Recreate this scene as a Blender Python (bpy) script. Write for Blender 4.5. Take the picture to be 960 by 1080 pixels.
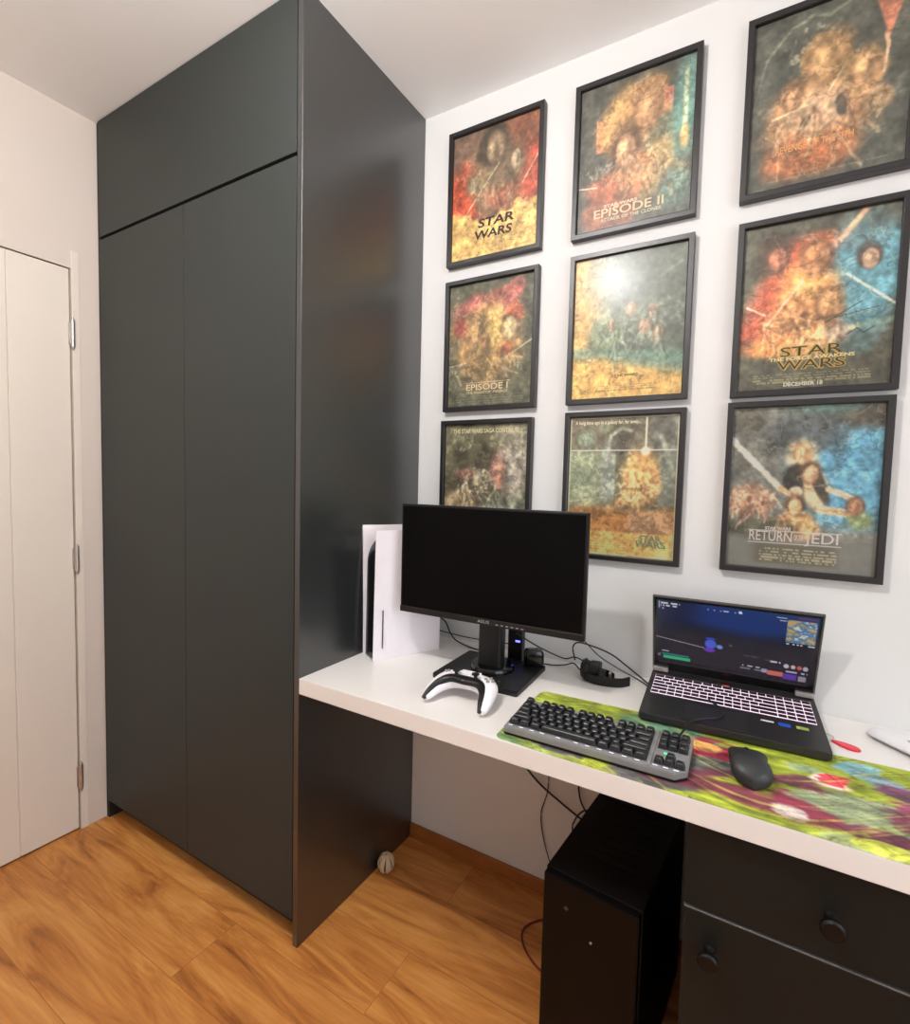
import bpy, bmesh, math, random
import numpy as np
from mathutils import Vector, Matrix, noise as mnoise

for o in list(bpy.data.objects):
    bpy.data.objects.remove(o, do_unlink=True)
S = bpy.context.scene
COL = S.collection
PI = math.pi
random.seed(4)

# ------------------------------------------------------------------ camera
cd = bpy.data.cameras.new('camera')
cam = bpy.data.objects.new('camera', cd)
COL.objects.link(cam)
Rv = Vector((0.86089683, 0.50817117, 0.02487394))
Uv = Vector((-0.05116548, 0.0378311, 0.9979734))
Fv = Vector((-0.5062003, 0.86042482, -0.0585695))
M = Matrix.Identity(4)
for i in range(3):
    M[i][0] = Rv[i]; M[i][1] = Uv[i]; M[i][2] = -Fv[i]
M[0][3], M[1][3], M[2][3] = 2.02320927, -1.46066298, 1.27548188
cam.matrix_world = M
cd.sensor_fit = 'HORIZONTAL'
cd.sensor_width = 36.0
cd.lens = 36.0 * 537.04 / 960.0
cd.clip_start = 0.02
S.camera = cam

# ------------------------------------------------------------------ world, lights, exposure
w = bpy.data.worlds.new('world'); S.world = w
w.use_nodes = True
w.node_tree.nodes['Background'].inputs[0].default_value = (0.9, 0.93, 1.0, 1)
w.node_tree.nodes['Background'].inputs[1].default_value = 0.1

def area(name, loc, size, power, color, shape='DISK', rot=(0, 0, 0), sy=None):
    l = bpy.data.lights.new(name, 'AREA'); l.shape = shape; l.size = size
    if sy: l.size_y = sy
    l.energy = power; l.color = color
    o = bpy.data.objects.new(name, l); COL.objects.link(o)
    o.location = loc; o.rotation_euler = rot
    return o
pl = bpy.data.lights.new('ceiling_lamp_glow', 'POINT'); pl.energy = 46; pl.color = (1.0, 0.975, 0.95); pl.shadow_soft_size = 0.032
plo = bpy.data.objects.new('ceiling_lamp_glow', pl); COL.objects.link(plo); plo.location = (1.36, -1.27, 2.32)
# added soft cool fill light from the right; no window is known there
area('right_fill_light', (3.22, -1.35, 1.35), 1.3, 19, (0.84, 0.92, 1.0), 'RECTANGLE', (0, math.radians(90), 0), 1.6)

S.view_settings.view_transform = 'Standard'
S.view_settings.look = 'None'
S.view_settings.gamma = 1.0
S.view_settings.use_curve_mapping = False
S.view_settings.exposure = 0.02

# ------------------------------------------------------------------ helpers
def lin(c):
    out = []
    for v in c[:3]:
        v = v / 255.0
        out.append(v / 12.92 if v <= 0.04045 else ((v + 0.055) / 1.055) ** 2.4)
    return tuple(out) + (1.0,)

def mat(name, rgb, rough=0.5, metal=0.0, var=0.06, scale=30.0, bump=0.0, bscale=200.0, coat=0.0, emis=None, estr=0.0, spec=0.5):
    m = bpy.data.materials.new(name); m.use_nodes = True
    nt = m.node_tree; b = nt.nodes['Principled BSDF']
    c = lin(rgb)
    tc = nt.nodes.new('ShaderNodeTexCoord')
    nz = nt.nodes.new('ShaderNodeTexNoise'); nz.inputs['Scale'].default_value = scale; nz.inputs['Detail'].default_value = 4
    nt.links.new(tc.outputs['Object'], nz.inputs['Vector'])
    rp = nt.nodes.new('ShaderNodeValToRGB')
    rp.color_ramp.elements[0].position = 0.3; rp.color_ramp.elements[1].position = 0.7
    rp.color_ramp.elements[0].color = tuple(v * (1 - var) for v in c[:3]) + (1,)
    rp.color_ramp.elements[1].color = tuple(min(1, v * (1 + var)) for v in c[:3]) + (1,)
    nt.links.new(nz.outputs['Fac'], rp.inputs['Fac'])
    nt.links.new(rp.outputs['Color'], b.inputs['Base Color'])
    b.inputs['Roughness'].default_value = rough
    b.inputs['Metallic'].default_value = metal
    b.inputs['Specular IOR Level'].default_value = spec
    b.inputs['Coat Weight'].default_value = coat; b.inputs['Coat Roughness'].default_value = 0.28
    if bump:
        n2 = nt.nodes.new('ShaderNodeTexNoise'); n2.inputs['Scale'].default_value = bscale; n2.inputs['Detail'].default_value = 3
        nt.links.new(tc.outputs['Object'], n2.inputs['Vector'])
        bp = nt.nodes.new('ShaderNodeBump'); bp.inputs['Strength'].default_value = bump; bp.inputs['Distance'].default_value = 0.001
        nt.links.new(n2.outputs['Fac'], bp.inputs['Height']); nt.links.new(bp.outputs['Normal'], b.inputs['Normal'])
    if emis:
        b.inputs['Emission Color'].default_value = lin(emis); b.inputs['Emission Strength'].default_value = estr
    return m

def link(o, parent=None):
    COL.objects.link(o)
    if parent is not None: o.parent = parent
    return o

def obj(name, bm, m, parent=None, smooth=False, loc=None, rot=None):
    bmesh.ops.recalc_face_normals(bm, faces=bm.faces)
    me = bpy.data.meshes.new(name); bm.to_mesh(me); bm.free()
    if smooth:
        for p in me.polygons: p.use_smooth = True
        try: me.set_sharp_from_angle(angle=math.radians(40))
        except Exception: pass
    if m is not None: me.materials.append(m)
    o = bpy.data.objects.new(name, me); link(o, parent)
    if loc is not None: o.location = loc
    if rot is not None: o.rotation_euler = rot
    return o

def tag(o, label, cat, group=None):
    o['label'] = label; o['category'] = cat
    if group: o['group'] = group
    return o

def thing(name, label, cat, loc=(0, 0, 0), rotz=0.0, group=None):
    o = bpy.data.objects.new(name, None); o.empty_display_size = 0.05
    link(o); o.location = loc; o.rotation_euler = (0, 0, rotz)
    return tag(o, label, cat, group)

def struct(name, bm, m, parent=None, **k):
    o = obj(name, bm, m, parent, **k)
    if parent is None: o['kind'] = 'structure'
    return o

def merge(dst, src):
    me = bpy.data.meshes.new('tmp'); src.to_mesh(me); src.free()
    dst.from_mesh(me); bpy.data.meshes.remove(me)

def box(bm, x0, x1, y0, y1, z0, z1, bev=0.0, seg=2, mtx=None):
    t = bmesh.new()
    bmesh.ops.create_cube(t, size=1.0)
    for v in t.verts:
        v.co = Vector(((x0 + x1) / 2 + v.co.x * (x1 - x0), (y0 + y1) / 2 + v.co.y * (y1 - y0), (z0 + z1) / 2 + v.co.z * (z1 - z0)))
    if bev > 0:
        bmesh.ops.bevel(t, geom=list(t.edges), offset=bev, segments=seg, profile=0.6, affect='EDGES')
    if mtx is not None: bmesh.ops.transform(t, matrix=mtx, verts=t.verts)
    merge(bm, t)
    return bm

def B(*a, **k):
    return box(bmesh.new(), *a, **k)

def cyl(bm, p0, p1, r0, r1=None, n=24, bev=0.0):
    r1 = r0 if r1 is None else r1
    p0 = Vector(p0); p1 = Vector(p1); d = p1 - p0
    t = bmesh.new()
    bmesh.ops.create_cone(t, cap_ends=True, segments=n, radius1=r0, radius2=r1, depth=d.length)
    if bev:
        es = [e for e in t.edges if len(e.link_faces) == 2 and any(len(f.verts) > 4 for f in e.link_faces)]
        bmesh.ops.bevel(t, geom=es, offset=bev, segments=2, affect='EDGES')
    q = Vector((0, 0, 1)).rotation_difference(d.normalized()).to_matrix().to_4x4()
    bmesh.ops.transform(t, matrix=Matrix.Translation((p0 + p1) / 2) @ q, verts=t.verts)
    merge(bm, t)
    return bm

def catmull(P, n=8):
    P = [Vector(p) for p in P]
    Q = [P[0] * 2 - P[1]] + P + [P[-1] * 2 - P[-2]]
    out = []
    for i in range(1, len(Q) - 2):
        a, b, c, d = Q[i - 1], Q[i], Q[i + 1], Q[i + 2]
        for k in range(n):
            t = k / n
            out.append(0.5 * ((2 * b) + (c - a) * t + (2 * a - 5 * b + 4 * c - d) * t * t + (3 * b - a - 3 * c + d) * t ** 3))
    out.append(P[-1])
    return out

def tube(bm, P, r, n=8, sub=8, smooth=True):
    pts = catmull(P, sub) if smooth else [Vector(p) for p in P]
    rings = []
    up = Vector((0, 0, 1))
    for i, p in enumerate(pts):
        d = (pts[min(i + 1, len(pts) - 1)] - pts[max(i - 1, 0)]).normalized()
        a = d.cross(up)
        if a.length < 0.05: a = d.cross(Vector((1, 0, 0)))
        a.normalize(); b = d.cross(a).normalized(); up = -b if b.dot(up) < 0 and False else up
        rr = r(i / (len(pts) - 1)) if callable(r) else r
        rings.append([bm.verts.new(p + a * math.cos(2 * PI * k / n) * rr + b * math.sin(2 * PI * k / n) * rr) for k in range(n)])
    for i in range(len(rings) - 1):
        for k in range(n):
            bm.faces.new((rings[i][k], rings[i][(k + 1) % n], rings[i + 1][(k + 1) % n], rings[i + 1][k]))
    bm.faces.new(rings[0][::-1]); bm.faces.new(rings[-1])
    return bm

def prism(bm, outline, z0, z1, bev=0.0, mtx=None):
    t = bmesh.new()
    vs = [t.verts.new((x, y, z0)) for x, y in outline]
    f = t.faces.new(vs)
    r = bmesh.ops.extrude_face_region(t, geom=[f])
    for v in r['geom']:
        if isinstance(v, bmesh.types.BMVert): v.co.z = z1
    if bev:
        es = [e for e in t.edges if abs(e.verts[0].co.z - e.verts[1].co.z) < 1e-6 and abs(e.verts[0].co.z - z1) < 1e-6]
        bmesh.ops.bevel(t, geom=es, offset=bev, segments=2, affect='EDGES')
    if mtx is not None: bmesh.ops.transform(t, matrix=mtx, verts=t.verts)
    merge(bm, t)
    return bm

def rrect(x0, x1, y0, y1, r, n=5):
    out = []
    for cx, cy, a0 in ((x1 - r, y1 - r, 0), (x0 + r, y1 - r, 90), (x0 + r, y0 + r, 180), (x1 - r, y0 + r, 270)):
        for k in range(n + 1):
            a = math.radians(a0 + 90 * k / n)
            out.append((cx + r * math.cos(a), cy + r * math.sin(a)))
    return out

def lathe(bm, prof, n=32, mtx=None):
    t = bmesh.new()
    rings = []
    for r, z in prof:
        if r < 1e-6: rings.append([t.verts.new((0, 0, z))])
        else: rings.append([t.verts.new((r * math.cos(2 * PI * k / n), r * math.sin(2 * PI * k / n), z)) for k in range(n)])
    for a, b in zip(rings, rings[1:]):
        for k in range(n):
            k2 = (k + 1) % n
            if len(a) == 1 and len(b) == 1: continue
            if len(a) == 1: t.faces.new((a[0], b[k], b[k2]))
            elif len(b) == 1: t.faces.new((a[k], a[k2], b[0]))
            else: t.faces.new((a[k], a[k2], b[k2], b[k]))
    if mtx is not None: bmesh.ops.transform(t, matrix=mtx, verts=t.verts)
    merge(bm, t)
    return bm

def loft(bm, rings, close=True, caps=True):
    R = [[bm.verts.new(p) for p in r] for r in rings]
    n = len(R[0])
    for a, b in zip(R, R[1:]):
        for k in range(n if close else n - 1):
            bm.faces.new((a[k], a[(k + 1) % n], b[(k + 1) % n], b[k]))
    if caps:
        bm.faces.new(R[0][::-1]); bm.faces.new(R[-1])
    return bm

def text_bm(s, size, mtx, align='CENTER', spacing=1.0, sx=1.0, off=0.0, ext=0.0, shear=0.0, width=None):
    """lettering as a mesh in its own xy plane, moved by mtx; width fits the line to that width"""
    c = bpy.data.curves.new('t', 'FONT'); c.body = s; c.size = size; c.align_x = align; c.align_y = 'CENTER'
    c.space_character = spacing; c.offset = off; c.extrude = ext; c.shear = shear; c.resolution_u = 3
    o = bpy.data.objects.new('t', c); COL.objects.link(o)
    bpy.context.view_layer.update()
    dg = bpy.context.evaluated_depsgraph_get()
    me = bpy.data.meshes.new_from_object(o.evaluated_get(dg))
    t = bmesh.new(); t.from_mesh(me)
    bpy.data.objects.remove(o, do_unlink=True); bpy.data.curves.remove(c); bpy.data.meshes.remove(me)
    if width and t.verts:
        xs = [v.co.x for v in t.verts]; sx = width / max(1e-6, max(xs) - min(xs))
        mid = (max(xs) + min(xs)) / 2
        for v in t.verts: v.co.x -= mid
    bmesh.ops.transform(t, matrix=mtx @ Matrix.Diagonal((sx, 1, 1, 1)), verts=t.verts)
    return t

# ---- painting of flat prints: colours are computed per vertex of a fine grid
def vnoise(U, V, fx, fy, seed):
    rng = np.random.RandomState(seed)
    nx, ny = int(fx * (U.max() - U.min())) + 3, int(fy * (V.max() - V.min())) + 3
    g = rng.rand(ny, nx)
    x = (U - U.min()) * fx; y = (V - V.min()) * fy
    xi = np.clip(np.floor(x).astype(int), 0, nx - 2); yi = np.clip(np.floor(y).astype(int), 0, ny - 2)
    tx = x - xi; ty = y - yi
    tx = tx * tx * (3 - 2 * tx); ty = ty * ty * (3 - 2 * ty)
    return (g[yi, xi] * (1 - tx) + g[yi, xi + 1] * tx) * (1 - ty) + (g[yi + 1, xi] * (1 - tx) + g[yi + 1, xi + 1] * tx) * ty - 0.5

def fbm(U, V, f, seed, oct=4, ax=1.0, ay=1.0):
    s = 0 * U; a = 1.0
    for i in range(oct):
        s = s + a * vnoise(U, V, f * ax, f * ay, seed + i * 13); f *= 2.0; a *= 0.55
    return s

def ss(x, a, b):
    t = np.clip((x - a) / (b - a), 0, 1); return t * t * (3 - 2 * t)

class Paint:
    """u to the right, t downwards, both 0..1; asp = height / width"""
    def __init__(self, nx, ny, base, asp=1.3, seed=1):
        u = np.linspace(0, 1, nx); t = np.linspace(0, 1, ny)
        self.U, self.T = np.meshgrid(u, t); self.asp = asp; self.seed = seed
        self.C = np.zeros((ny, nx, 3)) + np.array(base, float); self.base0 = np.array(base, float)
        self.n = 0
    def mix(self, color, m):
        m = np.clip(m, 0, 1)[..., None]
        self.C = self.C * (1 - m) + np.array(color, float) * m
    def blob(self, cx, cy, rx, ry, color, soft=0.5, a=1.0, rot=0, warp=0.25, wf=5):
        self.n += 1; s = self.seed * 101 + self.n * 7; soft = soft * 0.7; warp = warp * 0.75
        dx = self.U - cx; dy = (self.T - cy) * self.asp; ry = ry * self.asp
        c, q = math.cos(math.radians(rot)), math.sin(math.radians(rot))
        X = (dx * c + dy * q) / rx; Y = (-dx * q + dy * c) / ry
        d = np.sqrt(X * X + Y * Y) + warp * 2 * fbm(self.U, self.T, wf, s, 4)
        self.mix(color, a * (1 - ss(d, 1 - soft, 1 + soft)))
    def stroke(self, pts, wd, color, soft=0.5, a=1.0, wob=0.0):
        self.n += 1
        U = self.U + wob * fbm(self.U, self.T, 6, self.seed * 31 + self.n, 3); T = self.T
        d = 1e9 + 0 * U
        for (x0, y0), (x1, y1) in zip(pts, pts[1:]):
            ex, ey = x1 - x0, (y1 - y0) * self.asp
            L = ex * ex + ey * ey + 1e-9
            k = np.clip(((U - x0) * ex + (T - y0) * self.asp * ey) / L, 0, 1)
            d = np.minimum(d, np.hypot(U - x0 - k * ex, (T - y0) * self.asp - k * ey))
        self.mix(color, a * (1 - ss(d / wd, 1 - soft, 1 + soft)))
    def rect(self, x0, x1, y0, y1, color, a=1.0, s=0.004):
        m = ss(self.U, x0 - s, x0 + s) * (1 - ss(self.U, x1 - s, x1 + s)) * ss(self.T, y0 - s, y0 + s) * (1 - ss(self.T, y1 - s, y1 + s))
        self.mix(color, a * m)
    def mottle(self, amt, f=14, mask=None, ax=1.0, ay=1.3, hue=0.0):
        n = fbm(self.U, self.T, f, self.seed * 7 + 3, 4, ax, ay) * 2
        if mask is not None: n = n * mask
        self.C = self.C * (1 + amt * n[..., None])
        if hue:
            h = fbm(self.U, self.T, f * 0.6, self.seed * 9 + 5, 3) * 2
            self.C = self.C + hue * h[..., None] * np.array([40, 4, -30.0])
    def flecks(self, cx, cy, rx, ry, color, n=40, size=0.012, a=0.8, seed=0):
        rng = random.Random(self.seed * 17 + seed)
        for _ in range(n):
            ang = rng.uniform(0, 2 * PI); k = math.sqrt(rng.random())
            x = cx + rx * k * math.cos(ang); y = cy + ry * k * math.sin(ang)
            l = size * rng.uniform(0.5, 2.2); b = rng.uniform(0, PI)
            xm, ym = x + l * math.cos(b), y + l * math.sin(b); b += rng.uniform(-1.6, 1.6)
            self.stroke([(x, y), (xm, ym), (xm + l * math.cos(b), ym + l * math.sin(b))], size * rng.uniform(0.5, 1.1), color, 0.95, a * rng.uniform(0.25, 0.75), 0.02)
    def oval(self, cx, cy, rx, ry, rgb, rot=0, rim=(60, 44, 34), hood=None):
        c = np.array(rgb, float)
        if hood is not None: self.blob(cx, cy - ry * .25, rx * 1.55, ry * 1.45, hood, .5, .65, rot, .25)
        self.blob(cx, cy, rx * 1.18, ry * 1.12, rim, .6, .4, rot, .12)
        self.blob(cx, cy, rx, ry, rgb, .4, .9, rot, .14)
        self.blob(cx + rx * .45, cy + ry * .1, rx * .45, ry * .8, tuple(c * .68), .8, .7, rot, .1)
        self.blob(cx - rx * .25, cy - ry * .25, rx * .4, ry * .35, tuple(np.minimum(c * 1.2, 255)), .8, .7, rot, .1)
    def folds(self, cx, cy, rx, ry, dark, light, n=14, seed=0):
        rng = random.Random(seed + self.seed)
        for k in range(n):
            x = cx + rng.uniform(-1, 1) * rx; y = cy + rng.uniform(-1, 1) * ry; a = rng.gauss(PI / 2, .7); l = rx * rng.uniform(.3, .9)
            p = [(x, y), (x + l * .5 * math.cos(a) + .01, y + l * .5 * math.sin(a)), (x + l * math.cos(a), y + l * math.sin(a))]
            self.stroke(p, .009, dark if k % 2 else light, .9, .45, .06)
    def contours(self, amt=0.5, f=9, light=0.25, seed=0):
        n = fbm(self.U + .04 * fbm(self.U, self.T, 8, 5 + seed, 3), self.T, f, self.seed * 19 + 2 + seed, 4, 1.0, self.asp)
        far = np.sqrt(((self.C - self.base0) ** 2).sum(-1)); mk = ss(far, 18, 60)
        k = (1 - ss(np.abs(n), 0.012, 0.05)) * mk
        self.C = self.C * (1 - amt * k[..., None] * 0.55)
        k2 = (1 - ss(np.abs(n - 0.16), 0.010, 0.04)) * mk
        self.C = self.C + (np.array([255, 240, 205.]) - self.C) * (light * k2[..., None])
    def finish(self, desat=0.15, lift=0.13):
        g = self.C.mean(-1, keepdims=True)
        self.C = self.C * (1 - desat) + g * desat
        self.C = np.minimum(self.C * 1.10, 250) * (1 - lift) + lift * np.array([170, 160, 135.])  # lift mixes a pale haze into the colours; on posters, the glass reflections
    def speckrow(self, y, x0, x1, h, color, a=0.6, seed=0):
        rng = np.random.RandomState(seed + 77)
        k = rng.rand(400) > 0.35
        on = k[(self.U * 90).astype(int)]
        m = on * (np.abs(self.T - y) < h) * (self.U > x0) * (self.U < x1)
        self.mix(color, a * m)

def painted(name, P, x0, x1, z0, z1, m, parent, fn=None):
    """grid mesh facing -y (or placed by fn(u,t)) carrying the painted colours"""
    ny, nx = P.U.shape
    if fn is None:
        co = np.stack([x0 + (x1 - x0) * P.U, 0 * P.U, z1 + (z0 - z1) * P.T], -1).reshape(-1, 3)
    else:
        co = fn(P.U, P.T).reshape(-1, 3)
    idx = np.arange(nx * ny).reshape(ny, nx)
    q = np.stack([idx[:-1, :-1], idx[1:, :-1], idx[1:, 1:], idx[:-1, 1:]], -1).reshape(-1, 4)
    me = bpy.data.meshes.new(name)
    me.from_pydata([tuple(c) for c in co], [], [tuple(int(v) for v in f) for f in q])
    C = np.clip(P.C, 0, 255) / 255.0
    C = np.where(C <= 0.04045, C / 12.92, ((C + 0.055) / 1.055) ** 2.4).reshape(-1, 3)
    at = me.color_attributes.new('paint', 'FLOAT_COLOR', 'POINT')
    at.data.foreach_set('color', np.concatenate([C, np.ones((len(C), 1))], 1).astype(np.float32).ravel())
    me.materials.append(m)
    o = bpy.data.objects.new(name, me)
    if parent is not False: link(o, parent)
    return o

def paint_mat(name, rough=0.5, emit=0.0, spec=0.5, bump=0.0, gain=1.0):
    m = bpy.data.materials.new(name); m.use_nodes = True
    nt = m.node_tree; b = nt.nodes['Principled BSDF']
    a = nt.nodes.new('ShaderNodeAttribute'); a.attribute_name = 'paint'
    if emit:
        b.inputs['Base Color'].default_value = (0.01, 0.01, 0.012, 1)
        nt.links.new(a.outputs['Color'], b.inputs['Emission Color']); b.inputs['Emission Strength'].default_value = emit
    else:
        nt.links.new(a.outputs['Color'], b.inputs['Base Color'])
    b.inputs['Roughness'].default_value = rough; b.inputs['Specular IOR Level'].default_value = spec
    if bump:
        n2 = nt.nodes.new('ShaderNodeTexNoise'); n2.inputs['Scale'].default_value = 900
        tc = nt.nodes.new('ShaderNodeTexCoord'); nt.links.new(tc.outputs['Object'], n2.inputs['Vector'])
        bp = nt.nodes.new('ShaderNodeBump'); bp.inputs['Strength'].default_value = bump; bp.inputs['Distance'].default_value = 0.0005
        nt.links.new(n2.outputs['Fac'], bp.inputs['Height']); nt.links.new(bp.outputs['Normal'], b.inputs['Normal'])
    return m

# ------------------------------------------------------------------ materials
M_wall = mat('white_wall_paint', (223, 222, 221), 0.75, var=0.01, scale=3, bump=0.15, bscale=90)
M_wall_warm = mat('wall_paint_warm_bounce', (218, 206, 196), 0.75, var=0.01, scale=3, bump=0.15, bscale=90)  # white door wall, with warm light bounced off the floor put into its colour
M_ceil = mat('ceiling_paint', (250, 250, 249), 0.85, var=0.01, scale=3, bump=0.1, bscale=90)
M_door = mat('door_lacquer', (230, 220, 208), 0.42, var=0.012, scale=4)
M_metal = mat('brushed_steel', (200, 196, 190), 0.42, metal=1.0, var=0.05)
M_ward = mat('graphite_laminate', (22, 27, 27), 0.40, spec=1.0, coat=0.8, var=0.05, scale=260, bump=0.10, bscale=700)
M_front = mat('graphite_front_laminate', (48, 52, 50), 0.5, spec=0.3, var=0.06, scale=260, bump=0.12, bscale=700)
M_ward_dark = mat('dark_recess', (26, 24, 22), 0.7, var=0.05)
M_drawer = mat('charcoal_laminate', (13, 19, 19), 0.5, spec=0.3, var=0.06, scale=260, bump=0.10, bscale=700)
M_desk = mat('white_desk_laminate', (238, 234, 230), 0.32, var=0.008, scale=6)
M_black = mat('black_plastic', (14, 14, 15), 0.42, var=0.05, spec=0.4)
M_blackgloss = mat('gloss_black', (10, 10, 12), 0.15, var=0.05)
M_frame = mat('black_frame_wood', (20, 18, 20), 0.38, spec=0.7, var=0.15, scale=120)
M_cable = mat('black_cable', (24, 20, 20), 0.5)
M_redcable = mat('red_cable', (110, 20, 25), 0.5)
M_white_pl = mat('white_plastic', (250, 244, 250), 0.38, var=0.01)

def floor_mat():
    m = bpy.data.materials.new('oak_laminate_floor'); m.use_nodes = True
    nt = m.node_tree; N = nt.nodes; L = nt.links; b = N['Principled BSDF']
    tc = N.new('ShaderNodeTexCoord'); mp = N.new('ShaderNodeMapping')
    mp.inputs['Rotation'].default_value = (0, 0, 0.0)
    L.new(tc.outputs['Object'], mp.inputs['Vector'])
    br = N.new('ShaderNodeTexBrick'); br.offset = 0.37; br.inputs['Scale'].default_value = 1.0
    br.inputs['Brick Width'].default_value = 1.28; br.inputs['Row Height'].default_value = 0.19
    br.inputs['Mortar Size'].default_value = 0.0008; br.inputs['Mortar Smooth'].default_value = 0.3
    br.inputs['Color1'].default_value = (0.0, 0, 0, 1); br.inputs['Color2'].default_value = (1, 1, 1, 1); br.inputs['Mortar'].default_value = (0.5, 0.5, 0.5, 1)
    L.new(mp.outputs['Vector'], br.inputs['Vector'])
    # per-board offset of the grain
    sc = N.new('ShaderNodeVectorMath'); sc.operation = 'SCALE'; sc.inputs['Scale'].default_value = 7.0
    L.new(br.outputs['Color'], sc.inputs[0])
    add = N.new('ShaderNodeVectorMath'); add.operation = 'ADD'
    L.new(mp.outputs['Vector'], add.inputs[0]); L.new(sc.outputs[0], add.inputs[1])
    st = N.new('ShaderNodeMapping'); st.inputs['Scale'].default_value = (1.5, 9.0, 1.0); L.new(add.outputs[0], st.inputs['Vector'])
    wv = N.new('ShaderNodeTexNoise'); wv.inputs['Scale'].default_value = 1.1; wv.inputs['Detail'].default_value = 5; wv.inputs['Roughness'].default_value = 0.6; wv.inputs['Distortion'].default_value = 2.2
    L.new(st.outputs[0], wv.inputs['Vector'])
    r1 = N.new('ShaderNodeValToRGB'); e = r1.color_ramp
    e.elements[0].position = 0.28; e.elements[0].color = lin((132, 74, 30))
    e.elements[1].position = 0.72; e.elements[1].color = lin((218, 156, 88))
    k = e.elements.new(0.42); k.color = lin((184, 116, 54))
    k = e.elements.new(0.55); k.color = lin((202, 136, 68))
    L.new(wv.outputs['Fac'], r1.inputs['Fac'])
    st2 = N.new('ShaderNodeMapping'); st2.inputs['Scale'].default_value = (4.0, 90.0, 1.0); L.new(add.outputs[0], st2.inputs['Vector'])
    fine = N.new('ShaderNodeTexNoise'); fine.inputs['Scale'].default_value = 1.5; fine.inputs['Detail'].default_value = 6
    L.new(st2.outputs[0], fine.inputs['Vector'])
    mx = N.new('ShaderNodeMix'); mx.data_type = 'RGBA'; mx.blend_type = 'OVERLAY'; mx.inputs['Factor'].default_value = 0.3
    L.new(r1.outputs['Color'], mx.inputs[6]); L.new(fine.outputs['Fac'], mx.inputs[7])
    mr = N.new('ShaderNodeMix'); mr.data_type = 'RGBA'; mr.blend_type = 'MULTIPLY'
    L.new(br.outputs['Fac'], mr.inputs['Factor']); L.new(mx.outputs[2], mr.inputs[6]); mr.inputs[7].default_value = lin((200, 180, 160))
    L.new(mr.outputs[2], b.inputs['Base Color'])
    b.inputs['Roughness'].default_value = 0.45
    bp = N.new('ShaderNodeBump'); bp.inputs['Strength'].default_value = 0.15; bp.inputs['Distance'].default_value = 0.001
    L.new(fine.outputs['Fac'], bp.inputs['Height']); L.new(bp.outputs['Normal'], b.inputs['Normal'])
    return m
M_floor = floor_mat()
M_base = mat('brown_baseboard_wood', (160, 96, 44), 0.45, var=0.15, scale=14)

# ------------------------------------------------------------------ room shell
RX, RY, H = 3.3, -3.2, 2.4789
struct('floor', B(-0.1, RX + 0.1, RY - 0.1, 0.1, -0.08, 0.0), M_floor)
struct('ceiling', B(-0.1, RX + 0.1, RY - 0.1, 0.1, H, H + 0.08), M_ceil)
struct('wall_back', B(-0.1, RX + 0.1, 0.0, 0.1, 0, H), M_wall)
bm = bmesh.new()                       # wall with the doorway cut out
DY0, DY1, DZ = -1.46, -0.612, 1.962
box(bm, -0.1, 0, DY1, 0.0, 0, H); box(bm, -0.1, 0, RY, DY0, 0, H); box(bm, -0.1, 0, DY0, DY1, DZ, H)
struct('wall_left', bm, M_wall_warm)
struct('wall_right', B(RX, RX + 0.1, RY, 0, 0, H), M_wall)
struct('wall_rear', B(-0.1, RX + 0.1, RY - 0.1, RY, 0, H), M_wall)

bm = bmesh.new()
box(bm, 1.0146, RX, -0.012, 0.0, 0.0, 0.048, 0.002); box(bm, 1.0146, RX, -0.016, 0.0, 0.0, 0.012, 0.002)
struct('baseboard_back', bm, M_base)
struct('baseboard_right', B(RX - 0.012, RX, RY, -0.02, 0, 0.05, 0.002), M_base)
struct('baseboard_rear', B(0.02, RX - 0.02, RY, RY + 0.012, 0, 0.05, 0.002), M_base)

# door in the left wall: slab with a vertical groove, hinges, slim casing
d = bpy.data.objects.new('door_1', None); link(d); d['kind'] = 'structure'; d.location = (0, 0, 0)
bm = bmesh.new()
x0, x1 = -0.04, -0.002
ys = [-0.617, -0.786, -0.960, -1.134, -1.30, -1.455]
for a, b_ in zip(ys, ys[1:]):
    box(bm, x0, x1, b_ + 0.0004, a - 0.0004, 0.006, DZ - 0.004, 0.0022, 1)
box(bm, x0, x1 - 0.004, ys[-1] + 0.001, ys[0] - 0.001, 0.006, DZ - 0.004)
obj('door_panel', bm, M_door, d)
bm = bmesh.new()                       # rebated frame, nearly flush with the wall
box(bm, -0.09, 0.0035, DY1 - 0.0005, -0.590, 0.0, 2.02, 0.0015)
obj('door_frame', bm, M_door, d)
obj('door_stop', B(-0.10, -0.05, DY0, DY1, 0.0, DZ), M_door, d)
hg = None
for z in (1.745, 0.978, 0.198):
    if hg is None:
        bm = bmesh.new()
        cyl(bm, (0, 0, -0.045), (0, 0, 0.045), 0.0068, n=16, bev=0.001)
        cyl(bm, (0, 0, 0.045), (0, 0, 0.052), 0.0045, 0.003, n=12); cyl(bm, (0, 0, -0.052), (0, 0, -0.045), 0.003, 0.0045, n=12)
        box(bm, -0.008, -0.0045, -0.010, 0.010, -0.036, 0.036)
        hg = obj('hinge', bm, M_metal, d, smooth=True); h = hg
    else:
        h = hg.copy(); COL.objects.link(h); h.parent = d
    h.location = (0.0085, -0.6135, z)

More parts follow.
